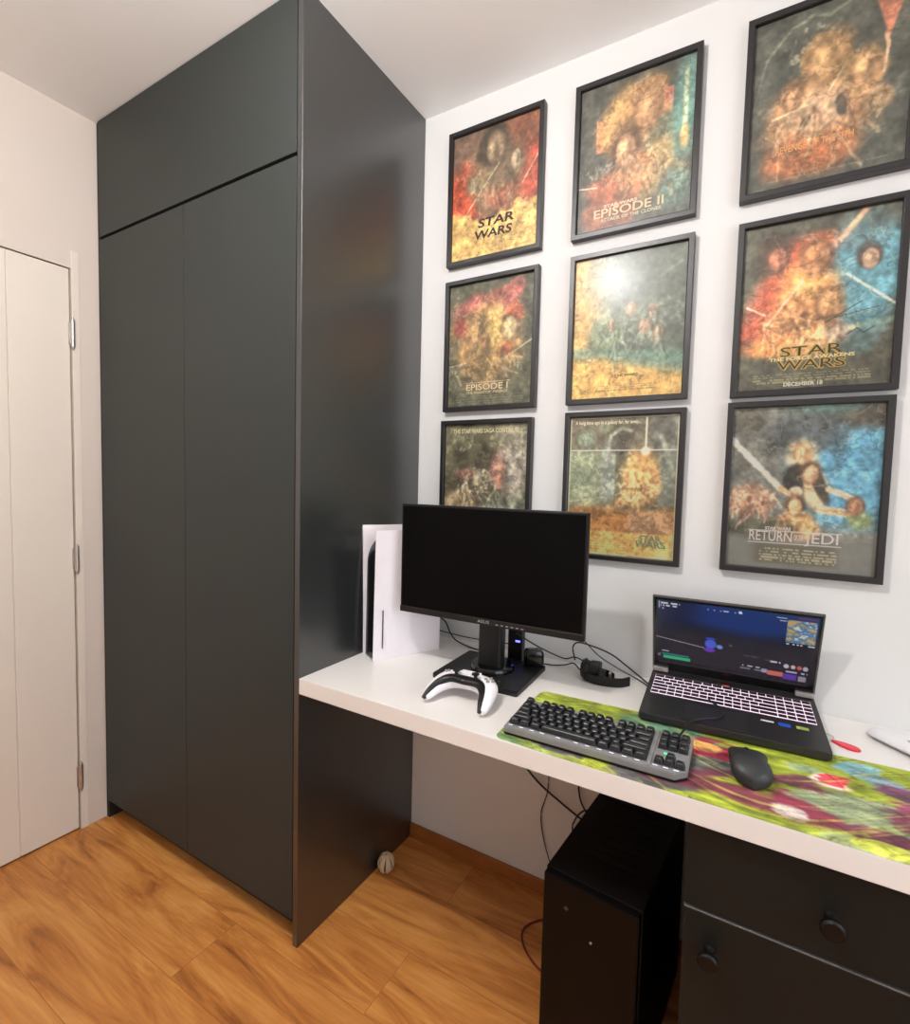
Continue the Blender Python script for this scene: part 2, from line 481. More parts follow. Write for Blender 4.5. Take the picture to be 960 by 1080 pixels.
# ------------------------------------------------------------------ wardrobe
W, D = 1.014, 0.534
wd = thing('wardrobe', 'tall graphite wardrobe reaching the ceiling between the door wall and the poster wall', 'wardrobe')
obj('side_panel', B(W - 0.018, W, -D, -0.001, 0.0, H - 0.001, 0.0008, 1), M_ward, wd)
obj('side_panel', B(0.001, 0.018, -D + 0.006, -0.001, 0.0, H - 0.001), M_ward_dark, wd)
bm = bmesh.new()
box(bm, 0.018, W - 0.018, -D + 0.022, -0.002, 0.072, H - 0.004)
obj('carcass', bm, M_ward_dark, wd)
obj('plinth', B(0.018, W - 0.018, -0.482, -0.466, 0.0, 0.072), M_ward_dark, wd)
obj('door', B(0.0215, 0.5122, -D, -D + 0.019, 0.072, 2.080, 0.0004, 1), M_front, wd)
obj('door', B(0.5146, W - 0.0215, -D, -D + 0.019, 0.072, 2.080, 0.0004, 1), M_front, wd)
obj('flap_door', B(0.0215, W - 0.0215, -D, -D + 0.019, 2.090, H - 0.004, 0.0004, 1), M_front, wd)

# ------------------------------------------------------------------ desk and drawer unit
tag(obj('desktop', B(W + 0.0008, 2.62, -0.534, -0.0008, 0.708, 0.750, 0.0015, 2), M_desk),
    'long white desktop running from the wardrobe along the poster wall', 'desk')
cb = thing('drawer_unit', 'charcoal drawer and door unit carrying the right end of the white desktop', 'cabinet', (1.952, -0.512, 0))
CW, CDp = 0.44, 0.49
bm = bmesh.new()
box(bm, 0, 0.016, 0.019, CDp, 0.0, 0.707); box(bm, CW - 0.016, CW, 0.019, CDp, 0.0, 0.707); box(bm, 0.016, CW - 0.016, 0.03, CDp, 0.06, 0.7)
box(bm, 0.016, CW - 0.016, 0.05, 0.06, 0.0, 0.06)
obj('carcass', bm, M_drawer, cb)
M_edge = mat('grey_edge_band', (112, 112, 110), 0.4)
M_knob = mat('knob_black', (5, 5, 5), 0.45, spec=0.3)
def knob(parent, x, z):
    bm = bmesh.new()
    Rm = Matrix.Translation((x, 0, z)) @ Matrix.Rotation(PI / 2, 4, 'X')
    lathe(bm, [(0, 0), (0.009, 0), (0.006, 0.006), (0.006, 0.014), (0.012, 0.019), (0.0165, 0.024), (0.0165, 0.029), (0.0135, 0.032), (0, 0.033)], 28, Rm)
    return obj('knob', bm, M_knob, parent, smooth=True)
dr = obj('drawer', B(0, CW, 0, 0.018, 0.549, 0.694, 0.001, 1), M_drawer, cb)
knob(dr, 0.205, 0.618)
lo = obj('door', B(0, CW, 0, 0.018, 0.062, 0.543, 0.001, 1), M_drawer, cb)
obj('edge_band', B(0, CW, 0.0002, 0.0178, 0.5432, 0.5447), M_edge, lo)
knob(lo, 0.043, 0.481)

# ------------------------------------------------------------------ posters
M_print = paint_mat('poster_print', 0.55)
def glass_mat():
    m = bpy.data.materials.new('picture_glass'); m.use_nodes = True
    nt = m.node_tree; N = nt.nodes; L = nt.links
    for n in list(N): N.remove(n)
    out = N.new('ShaderNodeOutputMaterial'); mx = N.new('ShaderNodeMixShader')
    tr = N.new('ShaderNodeBsdfTransparent'); gl = N.new('ShaderNodeBsdfGlossy'); fr = N.new('ShaderNodeFresnel')
    gl.inputs['Roughness'].default_value = 0.26; fr.inputs['IOR'].default_value = 1.5
    mul = N.new('ShaderNodeMath'); mul.operation = 'MULTIPLY'; mul.inputs[1].default_value = 0.62
    nz = N.new('ShaderNodeTexNoise'); nz.inputs['Scale'].default_value = 6
    tc = N.new('ShaderNodeTexCoord'); L.new(tc.outputs['Object'], nz.inputs['Vector'])
    bp = N.new('ShaderNodeBump'); bp.inputs['Strength'].default_value = 0.05; bp.inputs['Distance'].default_value = 0.002
    L.new(nz.outputs['Fac'], bp.inputs['Height']); L.new(bp.outputs['Normal'], gl.inputs['Normal'])
    L.new(fr.outputs[0], mul.inputs[0]); L.new(mul.outputs[0], mx.inputs[0])
    L.new(tr.outputs[0], mx.inputs[1]); L.new(gl.outputs[0], mx.inputs[2]); L.new(mx.outputs[0], out.inputs[0])
    return m
M_glass = glass_mat()
PW, PH, FB = 0.322, 0.416, 0.0145      # outer size, border
IW, IH = PW - 2 * FB, PH - 2 * FB
INK = {}
def ink(rgb):
    if rgb not in INK: INK[rgb] = mat('ink_%d' % len(INK), rgb, 0.6, var=0.02)
    return INK[rgb]

FRAME_ME = None
def frame_mesh():
    global FRAME_ME
    if FRAME_ME: return FRAME_ME
    bm = bmesh.new()
    # cross-section round the rectangle: (inset, y)
    prof = [(0.0, -0.001), (0.0, -0.0210), (0.0008, -0.0220), (FB - 0.002, -0.0220), (FB, -0.0205), (FB, -0.0095), (FB - 0.004, -0.0095), (FB - 0.004, -0.001)]
    rings = []
    for ins, y in prof:
        a, b_ = PW / 2 - ins, PH / 2 - ins
        rings.append([bm.verts.new((sx * a, y, sz * b_)) for sx, sz in ((-1, -1), (1, -1), (1, 1), (-1, 1))])
    for i in range(len(rings)):
        r, q = rings[i], rings[(i + 1) % len(rings)]
        for k in range(4): bm.faces.new((r[k], r[(k + 1) % 4], q[(k + 1) % 4], q[k]))
    bmesh.ops.recalc_face_normals(bm, faces=bm.faces)
    me = bpy.data.meshes.new('frame'); bm.to_mesh(me); bm.free(); me.materials.append(M_frame)
    FRAME_ME = me
    return me

GLASS_ME = None
def poster(cx, cz, P, label, lines, tilt=0.0, gain=1.0):
    global GLASS_ME
    P.C = np.minimum(P.C * gain, 250); P.finish()  # gain brightens the print colours where less light reaches the lower posters
    t = thing('framed_poster', label, 'poster', (cx, -0.0006, cz), 0, 'nine framed posters on the wall')
    t.rotation_euler = (0, tilt, 0)
    link(bpy.data.objects.new('frame', frame_mesh()), t)
    p = painted('print', P, -IW / 2 - 0.002, IW / 2 + 0.002, -IH / 2 - 0.002, IH / 2 + 0.002, M_print, t)
    p.location = (0, -0.0105, 0)
    obj('backing_board', B(-IW / 2 - 0.003, IW / 2 + 0.003, -0.0092, -0.0060, -IH / 2 - 0.003, IH / 2 + 0.003), M_black, t)
    for ln in lines:
        s, u, tt, wd_, sz, rgb = ln[:6]; o = ln[6] if len(ln) > 6 else {}
        X = Matrix.Translation(((u - 0.5) * IW, -0.0110 - 0.00015 * o.get('up', 0), (0.5 - tt) * IH)) @ Matrix.Rotation(-math.radians(o.get('rot', 0)), 4, 'Y') @ Matrix.Rotation(PI / 2, 4, 'X')
        b_ = text_bm(s, sz, X, width=wd_ * IW, off=o.get('off', 0.0004), shear=o.get('shear', 0))
        if 'taper' in o:
            zt = (0.5 - tt) * IH; xc = (u - 0.5) * IW
            for v in b_.verts: v.co.x = xc + (v.co.x - xc) * (1 - o['taper'] * (v.co.z - zt) / sz)
        obj('lettering', b_, ink(rgb), p, loc=(0, 0.0105, 0))
    if GLASS_ME is None:
        g = obj('glass_pane', B(-IW / 2 - 0.0005, IW / 2 + 0.0005, -0.0145, -0.0135, -IH / 2 - 0.0005, IH / 2 + 0.0005), M_glass, t)
        # a single reflecting face is enough for a thin pane
        bmg = bmesh.new(); bmg.from_mesh(g.data)
        bmesh.ops.delete(bmg, geom=[f for f in bmg.faces if f.normal.y > -0.5], context='FACES'); bmg.to_mesh(g.data); bmg.free()
        GLASS_ME = g.data
    else:
        link(bpy.data.objects.new('glass_pane', GLASS_ME), t)
    return t

NX, NY = 164, 212
PRINTS = True
def soft_mask(P, cx, cy, rx, ry):
    return 1 - ss(np.sqrt(((P.U - cx) / rx) ** 2 + ((P.T - cy) / ry) ** 2), 0.5, 1.2)

# --- row 1, column 1 : red clouds over a cream ground
P = Paint(NX, NY, (112, 82, 66), seed=1)
P.blob(.1, .48, .40, .22, (196, 66, 36), .6); P.blob(.95, .42, .35, .27, (192, 74, 52), .5)
P.blob(.9, .08, .3, .13, (150, 84, 58), .6); P.blob(.5, .40, .30, .26, (134, 108, 78), .6)
P.blob(.48, .16, .17, .16, (66, 54, 42), .35); P.blob(.5, .17, .10, .11, (150, 122, 92), .5)
P.blob(.27, .42, .08, .06, (170, 152, 112), .5); P.blob(.74, .33, .08, .08, (186, 160, 126), .5)
P.blob(.74, .33, .14, .13, (80, 62, 48), .5, .5)
P.blob(.46, .53, .10, .08, (184, 130, 96), .6); P.blob(.62, .58, .16, .10, (170, 96, 66), .6)
P.mix((232, 182, 98), ss(P.T + 0.10 * fbm(P.U, P.T, 5, 9, 5) - 0.13 * np.abs(P.U - .5) * -1 * -1, .60, .66) * 0 + ss(P.T + .16 * np.abs(P.U - .45) + .12 * fbm(P.U, P.T, 6, 9, 5), .68, .73))
P.stroke([(.15, .65), (.55, .30)], .008, (200, 196, 140), .6, .8); P.stroke([(.82, .50), (1, .30)], .007, (236, 190, 150), .6, .9)
P.oval(.49, .19, .085, .10, (156, 128, 96)); P.oval(.27, .41, .055, .055, (176, 158, 118)); P.oval(.74, .31, .055, .07, (190, 166, 130)); P.oval(.50, .50, .045, .05, (186, 136, 100)); P.oval(.68, .57, .04, .045, (176, 120, 90)); P.folds(.5, .45, .22, .14, (90, 66, 50), (196, 160, 120), 18); P.mottle(.22, 10); P.mottle(.16, 30, ax=1, ay=1.3); P.contours(.42, 7, .22); P.speckrow(.955, .05, .95, .006, (120, 80, 50), .4, 1)
poster(1.2815, 2.1765, P, 'black framed poster with red clouds above a cream ground, top left of the nine',
       [('STAR', .53, .735, .42, .036, (48, 22, 16), {'off': .0009, 'shear': .1}), ('WARS', .50, .825, .44, .036, (48, 22, 16), {'off': .0009, 'shear': .1})])

# --- row 2, column 1 : gold glow on olive
P = Paint(NX, NY, (88, 88, 68), seed=2)
P.blob(.45, .48, .38, .34, (168, 128, 78), .5); P.blob(.3, .17, .22, .07, (168, 92, 80), .6, rot=-15, warp=.5); P.blob(.65, .14, .24, .07, (170, 88, 78), .6, rot=-20, warp=.5)
P.blob(.78, .28, .12, .09, (180, 84, 58), .5); P.blob(.15, .34, .10, .08, (150, 66, 54), .6)
P.blob(.48, .40, .16, .22, (218, 178, 96), .8); P.blob(.35, .36, .13, .14, (176, 134, 84), .6); P.blob(.73, .40, .08, .08, (206, 176, 124), .4); P.blob(.73, .40, .12, .12, (70, 58, 44), .3, .35)
P.blob(.45, .62, .09, .19, (140, 112, 72), .5); P.blob(.45, .49, .05, .045, (120, 88, 56), .5); P.blob(.7, .56, .07, .06, (180, 100, 62), .5)
P.stroke([(.70, .62), (1, .50)], .008, (196, 190, 140), .6, .8); P.stroke([(.02, .66), (.22, .64)], .006, (196, 176, 140), .6, .7)
P.flecks(.2, .72, .15, .07, (170, 160, 130), 18, .012); P.flecks(.75, .68, .16, .07, (180, 170, 140), 22, .012)
P.stroke([(.22, .805), (.74, .805)], .003, (220, 205, 170), .5, .9); P.oval(.36, .38, .10, .12, (186, 146, 92)); P.oval(.73, .39, .07, .075, (206, 180, 130)); P.oval(.45, .50, .04, .04, (150, 106, 66)); P.oval(.63, .58, .035, .035, (176, 124, 80)); P.folds(.48, .62, .25, .10, (104, 84, 54), (214, 176, 110), 20); P.mottle(.25, 12); P.mottle(.16, 30, ax=1, ay=1.3); P.contours(.42, 7, .22)
for i, y in enumerate((.915, .935, .955, .975)): P.speckrow(y, .1, .9, .004, (150, 148, 120), .45, i)
poster(1.2803, 1.7135, P, 'black framed poster with a hazy gold glow on olive, middle of the left column',
       [('EPISODE I', .48, .848, .50, .027, (226, 206, 166)), ('THE PHANTOM MENACE', .48, .892, .50, .011, (200, 184, 146))])

# --- row 3, column 1 : grey green with rose
P = Paint(NX, NY, (92, 88, 66), seed=3)
P.mix((132, 138, 122), ss(P.T, .45, .75)); P.mix((124, 122, 98), ss(P.U, .45, .9) * (1 - ss(P.T, .3, .6)))
P.blob(.35, .25, .3, .16, (70, 66, 48), .6); P.blob(.25, .42, .13, .06, (150, 92, 82), .6); P.blob(.68, .38, .12, .15, (188, 122, 112), .7)
P.blob(.85, .36, .14, .22, (150, 142, 128), .7); P.blob(.3, .52, .26, .12, (74, 64, 46), .6, .8, warp=.5); P.blob(.68, .42, .06, .08, (216, 150, 116), .5)
P.flecks(.38, .46, .24, .10, (206, 196, 168), 50, .014); P.flecks(.2, .14, .2, .08, (140, 140, 116), 16, .012); P.flecks(.65, .18, .2, .1, (150, 146, 118), 16, .012)
P.blob(.2, .66, .22, .1, (176, 150, 112), .7); P.oval(.69, .39, .06, .09, (220, 156, 124)); P.oval(.26, .42, .06, .05, (176, 120, 104)); P.oval(.42, .44, .05, .06, (170, 160, 130)); P.folds(.4, .5, .22, .09, (60, 52, 38), (206, 196, 166), 26); P.mottle(.28, 12); P.mottle(.16, 30, ax=1, ay=1.3); P.contours(.42, 7, .22)
poster(1.2750, 1.2680, P, 'black framed poster in grey green and rose, half hidden behind the monitor',
       [('THE STAR WARS SAGA CONTINUES', .5, .055, .80, .019, (226, 218, 178), {'off': .0005})], gain=1.15)

# --- row 1, column 2 : peach and teal on grey
P = Paint(NX, NY, (84, 84, 76), seed=4)
P.rect(.16, .42, .24, .46, (218, 130, 88)); P.rect(.70, .82, .16, .34, (226, 118, 96)); P.rect(.70, .82, .26, .34, (226, 168, 112), .7)
P.blob(.42, .30, .24, .22, (216, 164, 100), .5); P.blob(.6, .22, .15, .15, (206, 140, 92), .4); P.blob(.68, .12, .12, .06, (176, 128, 78), .5); P.blob(.7, .22, .04, .08, (96, 74, 60), .5, .7)
P.blob(.43, .50, .12, .12, (96, 66, 52), .4, .8); P.blob(.44, .50, .09, .10, (222, 158, 110), .4); P.blob(.72, .62, .2, .2, (176, 148, 98), .5, warp=.4); P.blob(.78, .40, .14, .08, (120, 122, 96), .6)
P.blob(.35, .74, .26, .12, (196, 112, 78), .5); P.blob(.52, .66, .14, .12, (216, 146, 96), .6)
P.blob(.93, .35, .10, .30, (106, 158, 148), .7, .9); P.stroke([(.92, .10), (.92, .52)], .018, (206, 224, 178), .8); P.blob(.92, .50, .035, .07, (232, 190, 120), .7)
P.blob(.30, .88, .25, .15, (160, 88, 60), .25, .85, warp=.05); P.flecks(.62, .56, .2, .16, (226, 206, 160), 40, .013); P.flecks(.2, .58, .12, .04, (220, 200, 170), 14, .012)
P.blob(.85, .82, .14, .12, (100, 124, 112), .6); P.flecks(.86, .78, .08, .06, (160, 180, 160), 18, .012)
P.stroke([(.0, .67), (.18, .69)], .005, (230, 200, 180), .5); P.oval(.60, .27, .10, .13, (222, 162, 112), 15, hood=(178, 134, 84)); P.oval(.43, .49, .085, .10, (226, 166, 120), hood=(92, 64, 50)); P.folds(.56, .62, .22, .12, (110, 84, 60), (226, 190, 140), 30); P.mottle(.16, 10); P.mottle(.16, 30, ax=1, ay=1.3); P.contours(.42, 7, .22)
poster(1.6958, 2.1738, P, 'black framed poster in peach and gold with teal right edge, top middle of nine',
       [('STAR WARS', .40, .838, .30, .011, (236, 214, 186)), ('EPISODE II', .47, .884, .62, .032, (236, 206, 166)), ('ATTACK OF THE CLONES', .49, .932, .54, .012, (206, 196, 160))])

# --- row 2, column 2 : yellow and dark green
P = Paint(NX, NY, (92, 100, 88), seed=5)
P.mix((238, 184, 104), 1 - ss(P.U + .15 * fbm(P.U, P.T, 3, 4, 3), .10, .34))
P.mix((150, 166, 142), ss(P.U, .1, .3) * (1 - ss(P.U, .3, .5)) * .5)
P.mix((120, 160, 136), ss(P.T - .08 * P.U, .58, .66) * .8)
P.mix((240, 186, 98), ss(P.T - .17 * P.U + .05 * fbm(P.U, P.T, 5, 8, 4), .62, .74))
P.blob(.52, .48, .30, .12, (116, 126, 104), .5, rot=-25, warp=.5); P.blob(.3, .55, .14, .09, (140, 156, 112), .6)
P.blob(.53, .39, .05, .045, (184, 146, 116), .5); P.blob(.65, .52, .06, .055, (200, 150, 118), .5); P.blob(.72, .42, .04, .04, (180, 146, 116), .5); P.blob(.76, .57, .05, .06, (190, 146, 116), .5); P.blob(.36, .49, .04, .045, (196, 160, 112), .5)
P.flecks(.5, .50, .30, .13, (170, 186, 156), 60, .014); P.flecks(.55, .5, .3, .13, (62, 66, 56), 40, .014, .7, 5); P.flecks(.85, .42, .13, .09, (140, 156, 136), 26, .012)
P.stroke([(.78, .2), (.95, .12)], .01, (130, 136, 120), .8, .5); P.oval(.53, .39, .042, .048, (196, 156, 124)); P.oval(.65, .52, .045, .05, (206, 158, 124)); P.oval(.72, .43, .032, .036, (190, 152, 120)); P.oval(.77, .57, .04, .05, (196, 150, 120)); P.oval(.36, .49, .034, .04, (200, 166, 120)); P.folds(.55, .50, .26, .10, (66, 74, 62), (166, 182, 152), 34); P.mottle(.12, 9); P.mottle(.16, 30, ax=1, ay=1.3); P.contours(.42, 7, .22)
for i, y in enumerate((.91, .925, .94)): P.speckrow(y, .22, .78, .0035, (120, 90, 50), .6, i)
P.flecks(.4, .86, .04, .02, (130, 80, 40), 8, .01); P.flecks(.62, .86, .05, .02, (110, 90, 50), 10, .01)
poster(1.6980, 1.7132, P, 'grey framed poster, yellow at left and dark green at right, centre of nine',
       [('STAR WARS', .50, .845, .24, .009, (110, 74, 40))])

# --- row 3, column 2 : green and gold with cream lines
P = Paint(NX, NY, (104, 98, 80), seed=6)
P.mix((142, 152, 122), ss(P.T, .2, .3) * (1 - ss(P.U, .25, .6)))
P.mix((118, 126, 112), ss(P.U, .72, .8)); P.blob(.42, .4, .10, .25, (140, 148, 138), .3, .8, warp=.1)
P.mix((176, 118, 64), ss(P.T + .03 * fbm(P.U, P.T, 4, 2, 3), .60, .70)); P.rect(.58, .97, .68, .82, (166, 128, 92), .8)
P.mix((238, 176, 96), ss(P.T, .815, .835)); P.rect(.45, .83, .25, .66, (86, 84, 62), .85, .012)
P.blob(.68, .45, .15, .18, (214, 158, 92), .5); P.blob(.58, .58, .22, .05, (214, 164, 104), .6, rot=-30); P.flecks(.65, .45, .18, .16, (240, 200, 140), 34, .014); P.flecks(.68, .5, .18, .16, (120, 84, 50), 30, .012, .7, 4)
P.blob(.17, .16, .10, .075, (126, 138, 116), .15, .7, warp=.03); P.blob(.37, .09, .07, .05, (104, 110, 84), .15, .7, warp=.03)
P.blob(.5, .17, .13, .09, (64, 58, 50), .4, .6); P.blob(.85, .12, .10, .15, (90, 86, 78), .5, .8)
P.stroke([(.38, .25), (.40, .14), (.50, .09), (.58, .11)], .016, (176, 184, 160), .8, .6); P.stroke([(.84, .14), (.96, .42)], .02, (160, 172, 150), .9, .6)
P.stroke([(.3, .3), (.2, .42)], .02, (160, 172, 140), .9, .5); P.stroke([(.02, .62), (.35, .58)], .006, (200, 190, 150), .5, .7)
P.oval(.62, .42, .05, .055, (226, 172, 106)); P.oval(.76, .44, .05, .06, (222, 166, 100)); P.oval(.16, .16, .075, .06, (126, 140, 116)); P.folds(.66, .50, .14, .12, (110, 78, 46), (240, 196, 130), 30); P.mottle(.18, 10); P.mottle(.16, 30, ax=1, ay=1.3); P.contours(.42, 7, .22)
P.stroke([(.715, .02), (.715, .24)], .008, (252, 226, 170), .6); P.stroke([(.02, .245), (.98, .245)], .004, (244, 226, 186), .5); P.blob(.715, .25, .04, .03, (255, 232, 180), .8)
for i, y in enumerate((.88, .90, .92, .94, .955)): P.speckrow(y, .2, .6, .003, (150, 106, 60), .5, i)
for r_ in ((.012, .988, .012, .018), (.012, .988, .982, .988), (.012, .020, .012, .988), (.980, .988, .012, .988)): P.rect(*r_, (250, 222, 172), .9, .002)
poster(1.6985, 1.2750, P, 'dark framed poster in green and gold crossed by cream lines, bottom middle of nine',
       [('A long time ago in a galaxy far, far away...', .36, .042, .62, .0135, (240, 230, 200)),
        ('STAR', .79, .865, .20, .024, (120, 158, 128), {'off': .0006, 'taper': .25}), ('WARS', .79, .905, .27, .024, (120, 158, 128), {'off': .0006, 'taper': .2})], gain=1.22)

# --- row 1, column 3 : gold cluster on dark grey
P = Paint(NX, NY, (82, 84, 74), seed=7)
P.blob(.5, .50, .16, .10, (190, 180, 150), .8, .9); P.blob(.45, .62, .34, .22, (196, 140, 92), .5, .9); P.blob(.46, .60, .18, .12, (214, 170, 130), .8)
P.blob(.50, .31, .155, .145, (176, 130, 78), .25); P.blob(.50, .31, .11, .10, (206, 152, 96), .5); P.blob(.73, .45, .13, .12, (190, 146, 92), .35); P.blob(.73, .45, .08, .08, (200, 146, 96), .6)
P.blob(.28, .48, .085, .09, (172, 124, 82), .4); P.blob(.28, .49, .05, .06, (210, 146, 100), .5); P.blob(.83, .62, .08, .06, (186, 146, 98), .5)
P.blob(.42, .82, .28, .12, (190, 110, 64), .5); P.stroke([(.16, .58), (.42, .54)], .010, (232, 206, 150), .7); P.stroke([(.52, .50), (.62, .36)], .008, (230, 204, 150), .7)
P.mix((206, 122, 88), (1 - ss(P.T + 2.6 * np.abs(P.U - .86) - .0, .28, .34)) * ss(P.T, .03, .08)); P.stroke([(.84, .28), (.86, .36)], .012, (216, 150, 110), .6)
P.stroke([(.86, .33), (.84, .48)], .010, (234, 186, 146), .5); P.stroke([(.1, .22), (.25, .09), (.4, .05), (.5, .08), (.66, .02)], .012, (140, 146, 116), .8, .7); P.stroke([(.1, .22), (.02, .5)], .006, (120, 130, 110), .8, .5)
P.flecks(.38, .2, .18, .1, (196, 190, 156), 30, .010); P.flecks(.3, .68, .2, .12, (226, 186, 140), 30, .012); P.flecks(.7, .72, .18, .1, (216, 176, 126), 22, .012)
P.blob(.38, .64, .03, .05, (92, 84, 70), .4, .9, rot=20); P.blob(.60, .60, .03, .06, (84, 80, 70), .4, .9, rot=-10)
P.oval(.50, .32, .10, .10, (214, 162, 104), hood=(160, 118, 72)); P.oval(.73, .44, .075, .085, (206, 154, 102), hood=(168, 126, 78)); P.oval(.29, .49, .05, .06, (212, 152, 106), 10, hood=(150, 110, 74)); P.oval(.83, .62, .05, .04, (196, 156, 108)); P.folds(.5, .66, .3, .10, (128, 88, 58), (232, 190, 140), 36); P.mottle(.18, 10); P.mottle(.16, 30, ax=1, ay=1.3); P.contours(.42, 7, .22); P.speckrow(.94, .1, .9, .005, (180, 170, 140), .3, 3)
poster(2.1140, 2.1760, P, 'black framed poster with a golden cluster on dark grey, top right of the nine',
       [('REVENGE OF THE SITH', .44, .775, .50, .022, (228, 166, 106), {'rot': 0})])

# --- row 2, column 3 : red to blue burst
P = Paint(NX, NY, (88, 88, 74), seed=8)
P.mix((210, 92, 62), (1 - ss(np.abs((P.U - .33) * .8 + (P.T - .42) * 0.45), .10, .26)) * (1 - ss(P.T, .62, .80)) * ss(P.T, .05, .2))
P.blob(.8, .38, .24, .32, (92, 150, 164), .5); P.blob(.45, .42, .20, .15, (238, 170, 92), .8); P.blob(.42, .64, .26, .16, (218, 142, 84), .6); P.blob(.2, .75, .14, .06, (238, 150, 78), .7)
P.blob(.20, .20, .12, .13, (84, 66, 52), .4, .9); P.blob(.25, .20, .06, .06, (190, 106, 76), .6); P.blob(.50, .22, .10, .09, (196, 124, 78), .5); P.blob(.82, .28, .07, .06, (80, 66, 56), .4, .9); P.blob(.83, .30, .045, .04, (196, 150, 118), .5)
P.blob(.58, .52, .09, .10, (200, 140, 86), .5); P.blob(.66, .68, .08, .06, (176, 160, 140), .6); P.blob(.52, .14, .1, .05, (170, 96, 60), .7)
P.stroke([(.62, .18), (.80, .0)], .018, (236, 172, 130), .8); P.stroke([(.18, .62), (.42, .36)], .009, (244, 190, 150), .6); P.stroke([(.05, .48), (.18, .54)], .008, (246, 200, 170), .6); P.stroke([(.70, .36), (1, .56)], .009, (214, 226, 190), .6)
P.stroke([(.72, .66), (1, .64)], .02, (150, 186, 156), .9, .6)
P.flecks(.45, .62, .3, .16, (246, 200, 140), 50, .014); P.flecks(.45, .58, .3, .2, (110, 66, 40), 36, .013, .7, 3); P.flecks(.76, .18, .14, .06, (90, 110, 116), 18, .016)
P.mix((80, 80, 66), ss(P.T + .04 * fbm(P.U, P.T, 6, 3, 3), .78, .84)); P.oval(.50, .24, .075, .08, (206, 138, 88), hood=(110, 72, 50)); P.oval(.24, .21, .055, .06, (190, 112, 84), hood=(74, 60, 48)); P.oval(.83, .29, .045, .05, (206, 162, 128), hood=(70, 58, 50)); P.oval(.59, .52, .065, .08, (214, 156, 100), hood=(140, 92, 58)); P.oval(.42, .56, .04, .05, (206, 140, 90)); P.oval(.66, .68, .045, .045, (190, 172, 150)); P.folds(.42, .64, .26, .12, (122, 74, 44), (246, 200, 140), 36); P.mottle(.2, 10); P.mottle(.16, 30, ax=1, ay=1.3); P.contours(.42, 7, .22)
P.stroke([(.58, .62), (.80, .52)], .004, (50, 46, 40), .5); P.stroke([(.62, .60), (.9, .56)], .003, (60, 56, 48), .5); P.stroke([(.72, .70), (.78, .67), (.82, .70), (.88, .67)], .004, (60, 56, 48), .5)
for i, y in enumerate((.905, .92, .935, .95)): P.speckrow(y, .12, .88, .004, (190, 178, 120), .55, i)
poster(2.1168, 1.7082, P, 'black framed poster with red and blue burst above gold lettering, right column middle',
       [('STAR', .50, .778, .42, .031, (206, 170, 80), {'off': .0016}), ('STAR', .50, .778, .405, .031, (52, 50, 40), {'off': -.0001, 'up': 1}),
        ('WARS', .50, .858, .46, .031, (206, 170, 80), {'off': .0016}), ('WARS', .50, .858, .445, .031, (52, 50, 40), {'off': -.0001, 'up': 1}),
        ('THE FORCE AWAKENS', .50, .818, .56, .0105, (236, 220, 160), {'up': 2}), ('DECEMBER 18', .46, .972, .26, .012, (232, 226, 200))], gain=1.1)

# --- row 3, column 3 : blue and cream
P = Paint(NX, NY, (110, 112, 104), seed=9)
P.mix((84, 148, 178), ss(P.U + .15 * fbm(P.U, P.T, 3, 3, 3), .25, .6) * ss(P.T, .05, .2) * (1 - ss(P.T, .66, .78)))
P.mix((92, 140, 130), (1 - ss(P.T, .02, .12)) * ss(P.U, .3, .6) * .8); P.blob(.14, .08, .16, .07, (84, 82, 70), .6, warp=.6); P.blob(.88, .08, .16, .08, (84, 80, 68), .6, warp=.6)
P.blob(.46, .17, .26, .12, (80, 86, 86), .6, .9)
P.blob(.50, .30, .09, .08, (248, 222, 170), .8); P.blob(.50, .44, .13, .12, (52, 50, 48), .3); P.blob(.49, .29, .05, .055, (232, 176, 120), .5)
P.blob(.56, .42, .055, .06, (214, 160, 116), .4); P.blob(.60, .52, .08, .10, (232, 196, 150), .4); P.blob(.62, .48, .04, .12, (50, 46, 44), .4, .8, rot=-20)
P.stroke([(.68, .50), (.86, .56)], .022, (236, 206, 166), .4); P.blob(.47, .52, .045, .035, (240, 214, 170), .4); P.blob(.47, .60, .06, .055, (96, 70, 52), .4); P.blob(.47, .62, .045, .05, (232, 176, 116), .4)
P.blob(.48, .74, .14, .10, (226, 166, 104), .4); P.blob(.86, .60, .05, .05, (110, 74, 54), .4); P.stroke([(.62, .62), (.82, .64)], .03, (222, 180, 134), .5); P.blob(.88, .68, .08, .05, (124, 140, 92), .5)
P.blob(.15, .58, .20, .10, (212, 158, 124), .35, warp=.4); P.flecks(.2, .60, .2, .09, (96, 66, 52), 30, .014, .7); P.flecks(.18, .57, .2, .07, (240, 200, 170), 20, .012)
P.blob(.25, .76, .3, .06, (74, 76, 60), .5, .9)
P.stroke([(.0, .20), (.36, .50)], .020, (236, 232, 200), .8); P.stroke([(.0, .20), (.36, .50)], .009, (255, 236, 190), .5); P.stroke([(.36, .50), (.46, .55)], .02, (226, 176, 126), .5)
P.oval(.50, .29, .055, .06, (238, 190, 136)); P.oval(.56, .41, .05, .055, (226, 174, 128), hood=(120, 86, 56)); P.oval(.47, .61, .045, .05, (238, 188, 130), hood=(100, 72, 54)); P.oval(.85, .60, .042, .045, (176, 124, 90), hood=(86, 60, 46)); P.folds(.2, .60, .16, .07, (120, 84, 66), (240, 200, 170), 26); P.folds(.5, .70, .14, .07, (140, 96, 62), (246, 206, 150), 16); P.mottle(.18, 11); P.mottle(.16, 30, ax=1, ay=1.3); P.contours(.42, 7, .22)
